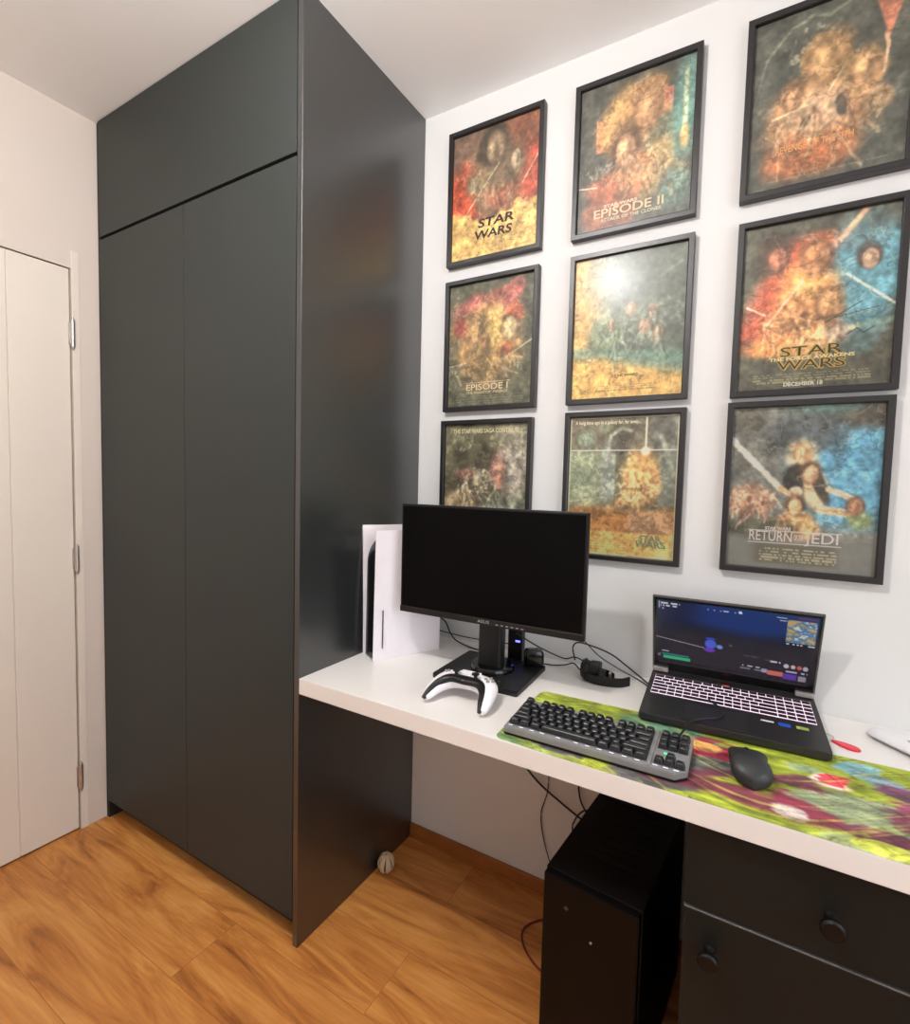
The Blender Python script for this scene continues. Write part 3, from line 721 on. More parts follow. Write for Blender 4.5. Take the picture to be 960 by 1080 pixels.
P.mix((112, 114, 108), ss(P.T, .76, .84) * .85); P.mix((80, 78, 62), ss(P.T, .82, .86) * (1 - ss(P.T, .95, .98)) * ss(P.U, .15, .25) * (1 - ss(P.U, .7, .8)) * .7)
P.stroke([(.16, .765), (.78, .765)], .003, (236, 226, 216), .5); P.stroke([(.16, .84), (.78, .84)], .003, (236, 226, 216), .5)
for i, y in enumerate((.875, .893, .911, .929, .947)): P.speckrow(y, .24, .76, .005, (200, 190, 150), .6, i)
poster(2.1148, 1.2803, P, 'black framed poster in blue and cream with pale diagonal streak, bottom right',
       [('STAR WARS', .36, .752, .18, .010, (236, 226, 216)), ('RETURN', .31, .803, .30, .034, (240, 232, 226), {'off': .0002}), ('OF THE', .505, .803, .06, .016, (240, 232, 226)), ('JEDI', .655, .803, .22, .034, (240, 232, 226), {'off': .0002})], gain=1.22)

# ------------------------------------------------------------------ monitor
mo = thing('computer_monitor', 'wide black monitor, switched off, on a square stand on the white desk', 'monitor', (1.418, -0.215, 0.7505), 0.03)
bm = bmesh.new(); prism(bm, rrect(-0.122, 0.122, -0.112, 0.108, 0.006), 0, 0.013, 0.002)
obj('stand_base', bm, M_black, mo)
bm = bmesh.new(); lathe(bm, [(0, 0.0132), (0.062, 0.0132), (0.062, 0.020), (0.058, 0.026), (0.046, 0.028), (0, 0.028)], 40, Matrix.Translation((0.0, 0.01, 0)))
obj('swivel_collar', bm, M_blackgloss, mo, smooth=True)
bm = bmesh.new()
loft(bm, [[(x, y + dy, z) for x, y in rrect(-0.034 * k, 0.034 * k, -0.020, 0.022, 0.010)] for z, k, dy in ((0.026, 1.06, 0.0), (0.05, 1.0, 0.0), (0.16, 1.0, 0.002), (0.30, 1.0, 0.002), (0.345, 1.0, 0.002))])
obj('stand_column', bm, M_black, mo, smooth=True)
obj('mount_arm', B(-0.045, 0.045, -0.036, 0.0, 0.25, 0.34, 0.004), M_black, mo)
mz = 0.9035 - 0.7505
hd = bpy.data.objects.new('display_head', None); 
M_mscr = mat('monitor_panel_black', (3, 3, 4), 0.30, var=0.02, spec=0.12)
bm = bmesh.new()
box(bm, -0.259, 0.271, -0.069, -0.053, mz, mz + 0.308, 0.003)
hous = obj('housing', bm, M_black, mo)
bm = bmesh.new(); loft(bm, [[(x + 0.006, y_ - 0.022, z + mz + 0.154) for x, z in rrect(-a, a, -b_, b_, 0.02)] for y_, a, b_ in ((-0.0312, 0.20, 0.12), (-0.018, 0.18, 0.10), (-0.008, 0.12, 0.07))])
obj('back_cover', bm, M_black, mo, smooth=True)
obj('screen', B(-0.2525, 0.2645, -0.0698, -0.0692, mz + 0.0175, mz + 0.3015), M_mscr, mo)
obj('bottom_bezel', B(-0.259, 0.271, -0.0710, -0.0692, mz, mz + 0.0165, 0.0006, 1), mat('bezel_plastic', (14, 14, 15), 0.4), mo)
M_logo = mat('logo_grey', (150, 150, 150), 0.4)
obj('maker_mark', text_bm('ASUS', 0.011, Matrix.Translation((0.006, -0.0713, mz + 0.0085)) @ Matrix.Rotation(PI / 2, 4, 'X'), width=0.034, off=0.0002), M_logo, mo)
bt = None
for k in range(6):
    b_ = B(-0.0035, 0.0035, -0.0006, 0.0006, -0.0012, 0.0012, 0.0003, 1) if bt is None else None
    if bt is None: bt = obj('menu_button', b_, M_logo, mo); q = bt
    else: q = bt.copy(); COL.objects.link(q); q.parent = mo
    q.location = (0.045 + 0.014 * k, -0.0714, mz + 0.006)
bpy.data.objects.remove(hd)

# ------------------------------------------------------------------ game console
ps = thing('game_console', 'tall white game console with a black core standing against the wardrobe', 'game console', (1.060, -0.312, 0.7505), -0.46)
M_core = mat('core_black', (14, 13, 18), 0.2)
PD, PZ = 0.225, 0.386
def plate(side, base, flare, top, inner=0.003):
    bm = bmesh.new(); n1, n2 = 16, 24
    def X(t, s):                       # t front(0)..back(1), s bottom..top
        f = (1 - t) ** 2.5
        return side * (base + flare * f * (0.25 + 0.75 * s ** 2) + 0.006 * s)
    outer = [[(X(t, s), t * PD, s * top) for t in [i / n1 for i in range(n1 + 1)]] for s in [j / n2 for j in range(n2 + 1)]]
    A = [[bm.verts.new(p) for p in r] for r in outer]
    C2 = [[bm.verts.new((p[0] - side * inner, p[1] + 0.0004, p[2])) for p in r] for r in outer]
    for G in (A, C2):
        for j in range(n2):
            for i in range(n1):
                bm.faces.new((G[j][i], G[j][i + 1], G[j + 1][i + 1], G[j + 1][i]))
    for j in range(n2):
        for i in (0, n1): bm.faces.new((A[j][i], A[j + 1][i], C2[j + 1][i], C2[j][i]))
    for i in range(n1):
        for j in (0, n2): bm.faces.new((A[j][i], A[j][i + 1], C2[j][i + 1], C2[j][i]))
    return bm
pr_ = obj('side_plate', plate(1, 0.036, 0.006, PZ - 0.004), M_white_pl, ps, smooth=True)
obj('side_plate', plate(-1, 0.033, 0.013, PZ + 0.004), M_white_pl, ps, smooth=True)
bm = bmesh.new()                        # core with the rounded upper front edge
out = [(0.006, 0.004)] + [(0.008 + 0.075 * (1 - math.cos(a)) , PZ - 0.105 + 0.085 * math.sin(a)) for a in [PI / 2 * k / 10 for k in range(11)]] + [(PD - 0.004, PZ - 0.016), (PD - 0.004, 0.004)]
Rm = Matrix(((0, 0, 1, 0), (1, 0, 0, 0), (0, 1, 0, 0), (0, 0, 0, 1)))
prism(bm, out, -0.030, 0.031, 0.0, Rm)
obj('core', bm, M_core, ps)
obj('disc_slot', B(0.0415, 0.0432, 0.026, 0.029, 0.035, 0.148, 0.0004, 1), M_core, pr_)

# ------------------------------------------------------------------ controller
gc = thing('game_controller', 'white and black wireless game controller lying in front of the monitor', 'game controller', (1.444, -0.405, 0.7505), 0.03)
def limb(pts, rx, rz, n=16):
    """flattened tube: per-point (x,y,z,halfwidth,halfheight)"""
    bm = bmesh.new(); C_ = catmull([p[:3] for p in pts], 6)
    Rr = catmull([(p[3], p[4], 0) for p in pts], 6)
    rings = []
    for i, p in enumerate(C_):
        dd = (C_[min(i + 1, len(C_) - 1)] - C_[max(i - 1, 0)]).normalized()
        a = dd.cross(Vector((0, 0, 1))).normalized(); b_ = a.cross(dd).normalized()
        rings.append([p + a * math.cos(2 * PI * k / n) * Rr[i].x + b_ * math.sin(2 * PI * k / n) * Rr[i].y for k in range(n)])
    loft(bm, rings); return bm
shell = [(-0.074, -0.066, 0.012, 0.008, 0.008), (-0.073, -0.050, 0.018, 0.015, 0.012), (-0.066, -0.018, 0.029, 0.020, 0.018), (-0.050, 0.012, 0.036, 0.027, 0.021), (-0.02, 0.022, 0.038, 0.027, 0.020),
         (0.02, 0.022, 0.038, 0.027, 0.020), (0.050, 0.012, 0.036, 0.027, 0.021), (0.066, -0.018, 0.029, 0.020, 0.018), (0.073, -0.050, 0.018, 0.015, 0.012), (0.074, -0.066, 0.012, 0.008, 0.008)]
obj('shell', limb(shell, 0, 0), M_white_pl, gc, smooth=True)
inner = [(-0.0755, -0.071, 0.0135, 0.0045, 0.0055), (-0.071, -0.054, 0.0250, 0.0065, 0.008), (-0.060, -0.026, 0.0395, 0.0085, 0.0095), (-0.038, -0.006, 0.0485, 0.013, 0.0095), (0, -0.003, 0.049, 0.017, 0.0095),
         (0.038, -0.006, 0.0485, 0.013, 0.0095), (0.057, -0.026, 0.0395, 0.0085, 0.0095), (0.066, -0.054, 0.0250, 0.0065, 0.008), (0.0715, -0.071, 0.0135, 0.0045, 0.0055)]
obj('inner_trim', limb(inner, 0, 0), M_black, gc, smooth=True)
for sx in (-1, 1):
    bm = bmesh.new()
    lathe(bm, [(0, 0), (0.010, 0), (0.007, 0.003), (0.0045, 0.006), (0.0045, 0.011), (0.009, 0.013), (0.0095, 0.016), (0.006, 0.0165), (0, 0.0150)], 20, Matrix.Translation((sx * 0.026, 0.000, 0.054)))
    obj('thumbstick', bm, M_black, gc, smooth=True)
    obj('trigger', B(sx * 0.055 - 0.016, sx * 0.055 + 0.016, 0.030, 0.046, 0.034, 0.050, 0.004), M_black, gc)
obj('touchpad', B(-0.026, 0.026, 0.012, 0.036, 0.054, 0.0595, 0.002), M_white_pl, gc)
bm = bmesh.new(); box(bm, -0.059, -0.055, 0.004, 0.020, 0.055, 0.0585, 0.001); box(bm, -0.065, -0.049, 0.010, 0.014, 0.055, 0.0585, 0.001)
obj('direction_pad', bm, M_logo, gc)
for k in range(4):
    a = PI / 2 * k
    bm = bmesh.new(); cyl(bm, (0.057 + 0.009 * math.cos(a), 0.012 + 0.009 * math.sin(a), 0.054), (0.057 + 0.009 * math.cos(a), 0.012 + 0.009 * math.sin(a), 0.059), 0.004, n=12)
    obj('button', bm, M_logo, gc)
bm = bmesh.new(); lathe(bm, [(0, 0), (0.0045, 0), (0.0045, 0.0012), (0, 0.0014)], 16, Matrix.Translation((0, -0.0135, 0.0545)) @ Matrix.Rotation(0.45, 4, 'X'))
obj('home_button', bm, M_logo, gc)

# ------------------------------------------------------------------ desk mat
P = Paint(460, 190, (142, 158, 36), asp=0.33, seed=21)
U_, T_ = P.U, 1 - P.T                    # T_: 0 front edge .. 1 back edge
def mb(u, v, ru, rv, c, soft=.4, a=1., rot=0, warp=.3): P.blob(u, 1 - v, ru * 1.05, rv, c, soft * .5, a, rot, warp * 1.3, 11)
P.mix((166, 180, 38), ss(fbm(P.U, P.T, 5, 5, 4, 1.0, 2.0) + .25, .1, .5) * .7)
mb(.03, .25, .08, .35, (104, 146, 84), .5); mb(.10, .12, .09, .16, (150, 168, 70), .5, rot=20); mb(.16, .25, .07, .25, (92, 82, 84), .4); mb(.24, .14, .07, .16, (82, 74, 78), .4)
mb(.265, .05, .055, .09, (176, 186, 40), .25, rot=12); mb(.34, .10, .07, .16, (92, 88, 88), .4); mb(.33, .75, .10, .20, (92, 140, 108), .5)
mb(.38, .52, .06, .24, (92, 96, 92), .4); mb(.40, .62, .04, .12, (226, 140, 70), .5); mb(.44, .60, .05, .15, (176, 34, 66), .3, warp=.6); mb(.42, .66, .035, .06, (246, 170, 80), .5)
mb(.45, .42, .07, .09, (96, 98, 96), .4); P.stroke([(.33, .82), (.45, .88), (.66, .82)], .010, (176, 178, 60), .6, .8, .05)
P.stroke([(.30, .84), (.42, .72), (.55, .56), (.60, .44)], .016, (108, 46, 70), .5, .95, .08); P.stroke([(.37, .87), (.50, .80), (.58, .86), (.64, .80)], .026, (120, 42, 66), .45, .95, .1)
P.stroke([(.56, .52), (.72, .56), (.9, .64)], .013, (108, 46, 70), .5, .95, .08); mb(.60, .27, .06, .16, (138, 44, 66), .4, rot=10, warp=.5); mb(.575, .13, .03, .07, (196, 176, 170), .5)
mb(.70, .33, .10, .16, (136, 150, 110), .4, rot=-10); mb(.72, .14, .08, .12, (118, 50, 74), .4, warp=.5); mb(.66, .02, .05, .08, (150, 164, 100), .5); mb(.78, .38, .05, .12, (124, 50, 74), .5); mb(.70, .05, .04, .05, (200, 206, 60), .4)
mb(.645, .62, .035, .10, (232, 204, 190), .5); mb(.655, .62, .028, .08, (218, 52, 66), .4, warp=.6); mb(.60, .68, .03, .06, (150, 176, 120), .5)
mb(.705, .82, .05, .10, (108, 164, 172), .4, rot=12, warp=.5); mb(.74, .74, .05, .06, (120, 150, 160), .5, rot=20, warp=.4); mb(.79, .64, .06, .07, (118, 66, 96), .5, rot=15, warp=.4)
mb(.85, .4, .10, .3, (140, 60, 90), .5, warp=.5); mb(.93, .6, .1, .3, (170, 180, 50), .5)
lnm = fbm(P.U, P.T + .35 * P.U * 0 + .25 * np.sin(P.U * 9), 7, 88, 3, .8, 5.0)
P.mix((62, 74, 40), (1 - ss(np.abs(lnm), .010, .045)) * .55); P.mix((196, 204, 70), ss(lnm, .28, .42) * .5)
P.mottle(.22, 26, ax=1.0, ay=.8); P.contours(.28, 9, .08); P.finish(.20, .03)
M_mat = paint_mat('desk_mat_cloth', 0.7, bump=0.3, spec=0.25)
def matfn(U, T):
    x0, x1 = 1.582, 2.482
    x = x0 + (x1 - x0) * U; V = 1 - T
    yf = -0.5335 + 0.004 * (1 - ss(U, 0, .15)); yb = -0.252 + 0.045 * U
    # rounded corners: pull the short ends in
    r = 0.018
    y = yf + (yb - yf) * V
    dy = np.minimum(y - yf, yb - y); k = np.clip(1 - dy / r, 0, 1)
    ins = r * (1 - np.sqrt(np.clip(1 - k * k, 0, 1)))
    endw = 1 - ss(U, 0, 0.02); endr = ss(U, 0.98, 1.0)
    x = x + ins * endw - ins * endr
    z = 0.7508 + 0.0032 * (1 - np.clip(1 - np.minimum.reduce([V * 60, (1 - V) * 60, U * 150, (1 - U) * 150]), 0, 1) ** 2)
    return np.stack([x, y, z], -1)
tag(painted('desk_mat', P, 0, 0, 0, 0, M_mat, None, matfn), 'long lime green and maroon patterned desk mat under the keyboard and mouse', 'desk mat')
MT = 0.754

# ------------------------------------------------------------------ keyboard
M_key = mat('keycap_black', (30, 31, 34), 0.36, var=0.05)
M_rail = mat('brushed_aluminium_plate', (150, 150, 152), 0.42, metal=0.35, var=0.06)
kb = thing('mechanical_keyboard', 'black mechanical keyboard with a grey metal deck on the lime desk mat', 'keyboard', (1.596, -0.513, MT + 0.0004), 0.014)
kb.scale = (0.965, 0.97, 1)
kb.rotation_euler = (math.radians(4.0), 0, 0.014)
KW, KD = 0.362, 0.137
outl = [(0.003, 0), (KW - 0.020, 0), (KW, 0.020), (KW, KD), (0.0, KD), (0, 0.003)]
bm = bmesh.new(); prism(bm, outl, 0.0015, 0.0055, 0.0)
obj('case', bm, M_black, kb)
bm = bmesh.new()
prism(bm, outl, 0.0057, 0.0175, 0.0015)
box(bm, 0.2930, 0.2985, 0.002, KD - 0.002, 0.0170, 0.0205, 0.001)
obj('deck_plate', bm, M_rail, kb)
KU = 0.0190
cache = {}
def keymesh(wu, du, m, u=KU, hgt=0.0095, taper=0.0028):
    key = (round(wu, 3), round(du, 3), u)
    if key in cache: return cache[key]
    bm = bmesh.new(); w_ = wu * u - 0.0011; d_ = du * u - 0.0011; t_ = taper
    prof = [(0, 0, 0.0012), (0.0, 0.0, 0.0012), (t_ * .9, hgt * .88, 0.002), (t_ * 1.5, hgt, 0.002), (t_ * 2.3, hgt * .93, 0.002)]
    rings = []
    for ins, z, r in prof[1:]:
        rings.append([(x, y, z) for x, y in rrect(-w_ / 2 + ins, w_ / 2 - ins, -d_ / 2 + ins * .8, d_ / 2 - ins * .9, r, 2)])
    loft(bm, rings)
    bmesh.ops.recalc_face_normals(bm, faces=bm.faces)
    me = bpy.data.meshes.new('key'); bm.to_mesh(me); bm.free(); me.materials.append(m)
    cache[key] = me
    return me
rows = [(0.0, [1.25, 1.25, 1.25, 6.25, 1.25, 1.25, 1.25, 1.25]), (1.0, [2.25] + [1] * 10 + [2.75]), (2.0, [1.75] + [1] * 11 + [2.25]), (3.0, [1.5] + [1] * 12 + [1.5]), (4.0, [1] * 13 + [2]),
        (5.2, [1, -1, 1, 1, 1, 1, -.5, 1, 1, 1, 1, -.5, 1, 1, 1, 1])]
KX0, KY0 = 0.0052, 0.0150
nk = 0
def put(me, parent, x, y, z, rx=0.0):
    o = bpy.data.objects.new('key', me); COL.objects.link(o); o.parent = parent; o.location = (x, y, z); o.rotation_euler = (rx, 0, 0); return o
for ry, ws in rows:
    x = 0.0
    for w_ in ws:
        if w_ > 0:
            put(keymesh(w_, 1, M_key), kb, KX0 + (x + w_ / 2) * KU, KY0 + (ry + .5) * KU * 0.98, 0.0178 + 0.0006 * abs(ry - 2), math.radians(-2 + 1.6 * (ry - 2))); nk += 1
        x += abs(w_)
for ry, xs in ((0, (0, 1, 2)), (1, (1,)), (3, (0, 1, 2)), (4, (0, 1, 2)), (5.2, (0, 1, 2))):
    for xx in xs:
        put(keymesh(1, 1, M_key), kb, 0.3018 + (xx + .5) * 0.0186, KY0 + (ry + .5) * KU * 0.98, 0.0178 + 0.0006 * abs(ry - 2), math.radians(-2 + 1.6 * (ry - 2)))
M_led = mat('green_indicator', (40, 220, 120), 0.4, emis=(60, 255, 150), estr=1.6)
obj('indicator_light', B(0.316, 0.332, KY0 + 0.0415, KY0 + 0.0445, 0.0178, 0.0190), M_led, kb)
M_leg = mat('light_legend', (220, 220, 225), 0.4)
bm = bmesh.new()
for xx in (.012, .036, .060, .083, .118, .155, .178, .202, .226, .250, .274, .306, .325, .343):
    box(bm, xx - 0.0045, xx + 0.0045, 0.0105, 0.0122, 0.0177, 0.0181)
obj('deck_glints', bm, mat('painted_glint', (226, 226, 235), 0.4, emis=(235, 235, 255), estr=0.7), kb)  # pale glowing strips stand in for white reflections along the front keys

# ------------------------------------------------------------------ laptop
lp = thing('laptop', 'open dark grey laptop with a lit screen showing a night game scene, near the wall', 'laptop', (2.000, -0.281, MT + 0.0004), 0.045)
M_lap = mat('laptop_graphite', (44, 42, 43), 0.36, metal=0.25, var=0.04, scale=200)
M_hinge = mat('hinge_silver', (165, 160, 158), 0.35, metal=0.5)
LW, LD = 0.355, 0.262
bs = bpy.data.objects.new('x', None)
bm = bmesh.new()
loft(bm, [[(x * k, 0.131 + (y - 0.131) * k, z + (y * 0.062 if z > .01 else y * 0.03)) for x, y in rrect(-LW / 2, LW / 2, 0, LD, 0.008)] for z, k in ((0.003, 0.985), (0.006, 1.0), (0.0185, 1.0), (0.020, 0.995))])
base = obj('base', bm, M_lap, lp)
bpy.data.objects.remove(bs)
sl = math.atan(0.062)
def dz(y): return 0.0200 + 0.062 * y
bm = bmesh.new()
for sx in (-1, 1):
    for yy in (0.02, 0.24): cyl(bm, (sx * 0.15, yy, 0.0), (sx * 0.15, yy, 0.006 + yy * .03), 0.006, n=12)
obj('foot', bm, M_black, base)
M_glow = mat('key_backlight', (200, 190, 205), 0.5, emis=(255, 222, 238), estr=0.9)
KBX, KBY0, KBY1 = 0.166, 0.112, 0.224
tiltm = lambda x0, x1, y0, y1, h0, h1, bev=0: box(bmesh.new(), x0, x1, y0, y1, h0, h1, bev, 1, Matrix.Translation((0, 0, 0.0200)) @ Matrix.Rotation(sl, 4, 'X'))
kbp = obj('backlit_keyboard', tiltm(-KBX, KBX, KBY0, KBY1, 0.0002, 0.0006), M_glow, base)
M_lkey = mat('laptop_key', (24, 22, 26), 0.45)
RU = (KBY1 - KBY0) / 6.0; CU = 2 * KBX / 19.0
lr = [[1, 1, 1, 1, 5, 1, 1, 1, 1, 2, 1, 1, 1, 1][:14], [2, 1, 1, 1, 1, 1, 1, 1, 1, 1, 1, 3, 1, 1, 1, 1], [2] + [1] * 11 + [2] + [1] * 4, [1.5] + [1] * 12 + [1.5] + [1] * 4, [1] * 13 + [2] + [1] * 4, [1.25] * 8 + [1] * 9]
nlk = 0
for j, ws in enumerate(lr):
    tot = sum(ws); x = -KBX; sc_ = 2 * KBX / tot
    for w_ in ws:
        ww = w_ * sc_ - 0.0017; dd_ = RU - 0.0052; kk = (round(ww, 4), 'lap')
        if kk not in cache:
            b_ = box(bmesh.new(), -ww / 2, ww / 2, -dd_ / 2, dd_ / 2, 0, 0.0008, 0.0002, 1)
            me = bpy.data.meshes.new('key'); b_.to_mesh(me); b_.free(); me.materials.append(M_lkey); cache[kk] = me
        yy = KBY0 + (j + .5) * RU
        o = put(cache[kk], kbp, x + w_ * sc_ / 2, yy * math.cos(sl), 0.0208 + yy * math.sin(sl), sl)
        x += w_ * sc_; nlk += 1
obj('touchpad', tiltm(-0.085, 0.035, 0.012, 0.092, 0.0, 0.0004), mat('touchpad_grey', (44, 42, 44), 0.3), base)
M_stk = [mat('sticker_white', (226, 224, 226), .4), mat('sticker_blue', (34, 84, 190), .4), mat('sticker_green', (150, 176, 84), .4)]
for m_, xa, xb, ya, yb in ((M_stk[0], .062, .086, .080, .086), (M_stk[1], .094, .116, .074, .088), (M_stk[2], .126, .148, .076, .088)):
    obj('sticker', tiltm(xa, xb, ya, yb, 0.0001, 0.0005), m_, base)
obj('power_mark', tiltm(-0.012, 0.002, 0.229, 0.232, 0.0001, 0.0005), mat('red_mark', (220, 70, 60), .4, emis=(255, 70, 60), estr=.6), base)
# lid
LH, TL = 0.226, 0.35
lid_e = Matrix.Translation((0, LD - 0.008, 0.0375)) @ Matrix.Rotation(TL, 4, 'X')
def lidbox(x0, x1, y0, y1, z0, z1, bev=0): return box(bmesh.new(), x0, x1, y0, y1, z0, z1, bev, 2, lid_e)
lid = obj('lid', lidbox(-LW / 2 - .001, LW / 2 + .001, -0.001, 0.006, 0.0, LH, 0.002), mat('lid_graphite', (92, 88, 88), 0.35, metal=0.4), lp)
obj('screen_bezel', lidbox(-LW / 2 + .0032, LW / 2 - .0032, -0.0020, -0.0012, 0.004, LH - .0038), M_blackgloss, lid)
for sx in (-1, 1):
    obj('hinge_cover', B(sx * 0.158 - 0.019, sx * 0.158 + 0.019, LD - 0.022, LD + 0.002, dz(LD) + 0.0005, dz(LD) + 0.0125, 0.003), M_hinge, lp)
P = Paint(250, 130, (16, 18, 34), asp=0.56, seed=31)
P.mix((16, 52, 120), (1 - ss(P.T + .10 * np.abs(P.U - .6) * 2 , .28, .52)) * ss(P.U, .0, .35)); P.mix((14, 22, 64), (1 - ss(P.T, .3, .5)) * (1 - ss(P.U, .05, .4)) * .8)
P.mix((58, 66, 96), (1 - ss(P.U, .0, .22)) * (1 - ss(P.T, .0, .45)) * .7); P.mix((12, 10, 22), ss(P.T + .05 * fbm(P.U, P.T, 6, 2), .46, .54) * .9)
P.mix((24, 20, 32), (1 - ss(np.abs(P.T - .52), .0, .1)) * .5)
P.stroke([(.0, .60), (.33, .68)], .003, (186, 170, 190), .5)
P.blob(.37, .60, .035, .07, (70, 100, 220), .3); P.blob(.365, .70, .038, .035, (110, 50, 200), .4); P.blob(.43, .63, .022, .035, (120, 150, 230), .4); P.blob(.37, .52, .035, .02, (50, 70, 200), .4); P.blob(.50, .58, .012, .02, (70, 90, 80), .4)
P.blob(.65, .70, .03, .015, (90, 90, 100), .5, .6); P.blob(.76, .72, .045, .015, (100, 90, 100), .5, .6); P.blob(.60, .70, .02, .01, (110, 110, 120), .5, .6)
P.rect(.05, .24, .90, .95, (40, 190, 130)); P.rect(.04, .23, .865, .89, (30, 130, 130)); P.rect(.04, .09, .82, .835, (200, 200, 220)); P.flecks(.02, .90, .01, .02, (220, 220, 230), 3, .006)
P.speckrow(.05, .03, .16, .012, (230, 230, 235), 1, 1); P.speckrow(.085, .03, .14, .010, (220, 220, 230), 1, 2); P.rect(.015, .022, .02, .13, (220, 220, 230)); P.rect(.04, .05, .12, .14, (220, 220, 230))
for x in (.34, .38, .42, .445, .46, .51, .55): P.rect(x, x + .008, .06, .075, (220, 225, 240))
P.rect(.44, .475, .055, .07, (230, 235, 245)); P.blob(.545, .055, .012, .022, (240, 245, 255), .3)
P.rect(.825, .99, .07, .40, (150, 152, 120)); sub = ((P.U > .825) & (P.U < .99) & (P.T > .07) & (P.T < .40))
cl = fbm(P.U, P.T, 26, 6, 3); P.mix((84, 130, 190), sub * ss(cl, .0, .12)); P.mix((206, 176, 116), sub * ss(-cl, .05, .2)); P.mix((220, 224, 200), sub * ss(cl, .3, .4))
P.rect(.76, .82, .05, .06, (230, 230, 235)); P.rect(.78, .82, .09, .10, (230, 230, 235)); P.speckrow(.42, .83, .99, .008, (230, 230, 235), 1, 5); P.rect(.88, .99, .02, .045, (190, 60, 80), .5)
P.speckrow(.86, .58, .69, .008, (210, 210, 220), 1, 6); P.speckrow(.90, .56, .70, .010, (120, 120, 130), 1, 7)
P.rect(.70, .735, .86, .92, (170, 160, 190)); P.rect(.735, .83, .87, .94, (220, 110, 100)); P.rect(.83, .91, .88, .97, (90, 50, 170)); P.rect(.92, .965, .89, .97, (150, 146, 160))
P.speckrow(.845, .84, .97, .012, (190, 180, 220), 1, 8); P.speckrow(.73, .75, .82, .010, (220, 220, 230), 1, 9)
for x, c_ in ((.845, (200, 200, 220)), (.885, (220, 190, 190)), (.92, (220, 90, 80)), (.955, (190, 180, 190))): P.blob(x, .765, .014, .03, c_, .3)
P.speckrow(1.0, 0, 1, .001, (0, 0, 0), 1, 1)
M_lscr = paint_mat('laptop_display', 0.25, emit=0.62)
def scrfn(U, T):
    x = -LW / 2 + .0085 + (LW - .017) * U; z = LH - .0085 + (0.034 - (LH - .0085)) * T
    v = np.stack([x, 0 * x - 0.0024, z, 0 * x + 1], -1)
    A = np.array(lid_e)
    return (v @ A.T)[..., :3]
painted('display', P, 0, 0, 0, 0, M_lscr, lid, scrfn)

# ------------------------------------------------------------------ mouse
ms = thing('computer_mouse', 'black ergonomic computer mouse on the lime and maroon desk mat', 'mouse', (2.040, -0.395, MT + 0.0006), 0.10)
def mouse_sec(t):
    # t 0 rear .. 1 front
    y = -0.062 + 0.122 * t
    wdt = 0.034 * (1 - 0.14 * math.exp(-((t - .55) / .2) ** 2)) * math.sqrt(max(0.0, 1 - max(0, (0.25 - t) / 0.25) ** 2.2)) * (1 - 0.12 * ss(np.float64(t), .85, 1.0))
    hh = 0.042 * math.sqrt(max(0.0, 1 - ((t - 0.36) / 0.40) ** 2)) if t < .36 else 0.042 - 0.024 * ((t - .36) / .64) ** 1.4
    return y, max(0.003, float(wdt)), max(0.004, hh)
bm = bmesh.new(); rings = []
for i in range(25):
    t = i / 24; y, wq, hq = mouse_sec(t); ring = []
    for k in range(28):
        a = 2 * PI * k / 28; ca, sa = math.cos(a), math.sin(a)
        x = wq * math.copysign(abs(ca) ** 0.75, ca); z = hq / 2 + hq / 2 * math.copysign(abs(sa) ** 0.8, sa)
        ring.append((x - 0.004 * (z / 0.042) ** 2, y - (0.006 * (ca * .5 + .5) if t > .9 else 0), z))
    rings.append(ring)
loft(bm, rings)
msh = obj('shell', bm, mat('mouse_rubber', (40, 42, 43), 0.5, var=0.03), ms, smooth=True)
obj('button_split', B(-0.0006, 0.0006, -0.022, 0.022, -0.001, 0.0015, 0.0003, 1, mtx=Matrix.Translation((-0.0042, 0.033, 0.0278)) @ Matrix.Rotation(-0.36, 4, 'X')), M_blackgloss, ms)
bm = bmesh.new(); cyl(bm, (-0.0075, 0.034, 0.0225), (0.0005, 0.034, 0.0225), 0.0080, n=20, bev=0.001)
obj('scroll_wheel', bm, M_black, ms, smooth=True)
bm = bmesh.new(); box(bm, -0.0350, -0.0325, 0.0, 0.018, 0.020, 0.0245, 0.001); box(bm, -0.0348, -0.0325, -0.021, -0.002, 0.020, 0.0245, 0.001)
obj('side_button', bm, M_black, ms)

# ------------------------------------------------------------------ watch
wt = thing('wristwatch', 'chunky black digital wristwatch lying on the desk by the wall', 'watch', (1.694, -0.098, 0.7505), 0.10)
wt.scale = (1.12, 1.12, 1.12)
bm = bmesh.new()
Rw = Matrix.Translation((-0.040, 0.0, 0.024)) @ Matrix.Rotation(-PI / 2, 4, 'Y')
lathe(bm, [(0, -0.014), (0.016, -0.014), (0.0215, -0.009), (0.0225, -0.003), (0.0225, 0.006), (0.020, 0.009), (0.017, 0.0095), (0, 0.0095)], 28, Rw)
for a in range(8):
    an = a * PI / 4 + PI / 8
    box(bm, -0.003, 0.003, -0.004, 0.004, -0.004, 0.006, 0.001, 1, Matrix.Translation((-0.040, 0.0225 * math.cos(an), 0.024 + 0.0205 * math.sin(an))) @ Matrix.Rotation(an, 4, 'X'))
box(bm, -0.030, -0.004, -0.021, 0.021, 0.006, 0.042, 0.004); box(bm, -0.006, 0.010, -0.030, -0.016, 0.004, 0.036, 0.003)
obj('case', bm, M_black, wt)
bm = bmesh.new(); lathe(bm, [(0, 0.0097), (0.0155, 0.0097), (0.0155, 0.0105), (0, 0.0107)], 24, Rw)
obj('dial', bm, mat('watch_dial', (96, 92, 84), 0.3), wt)
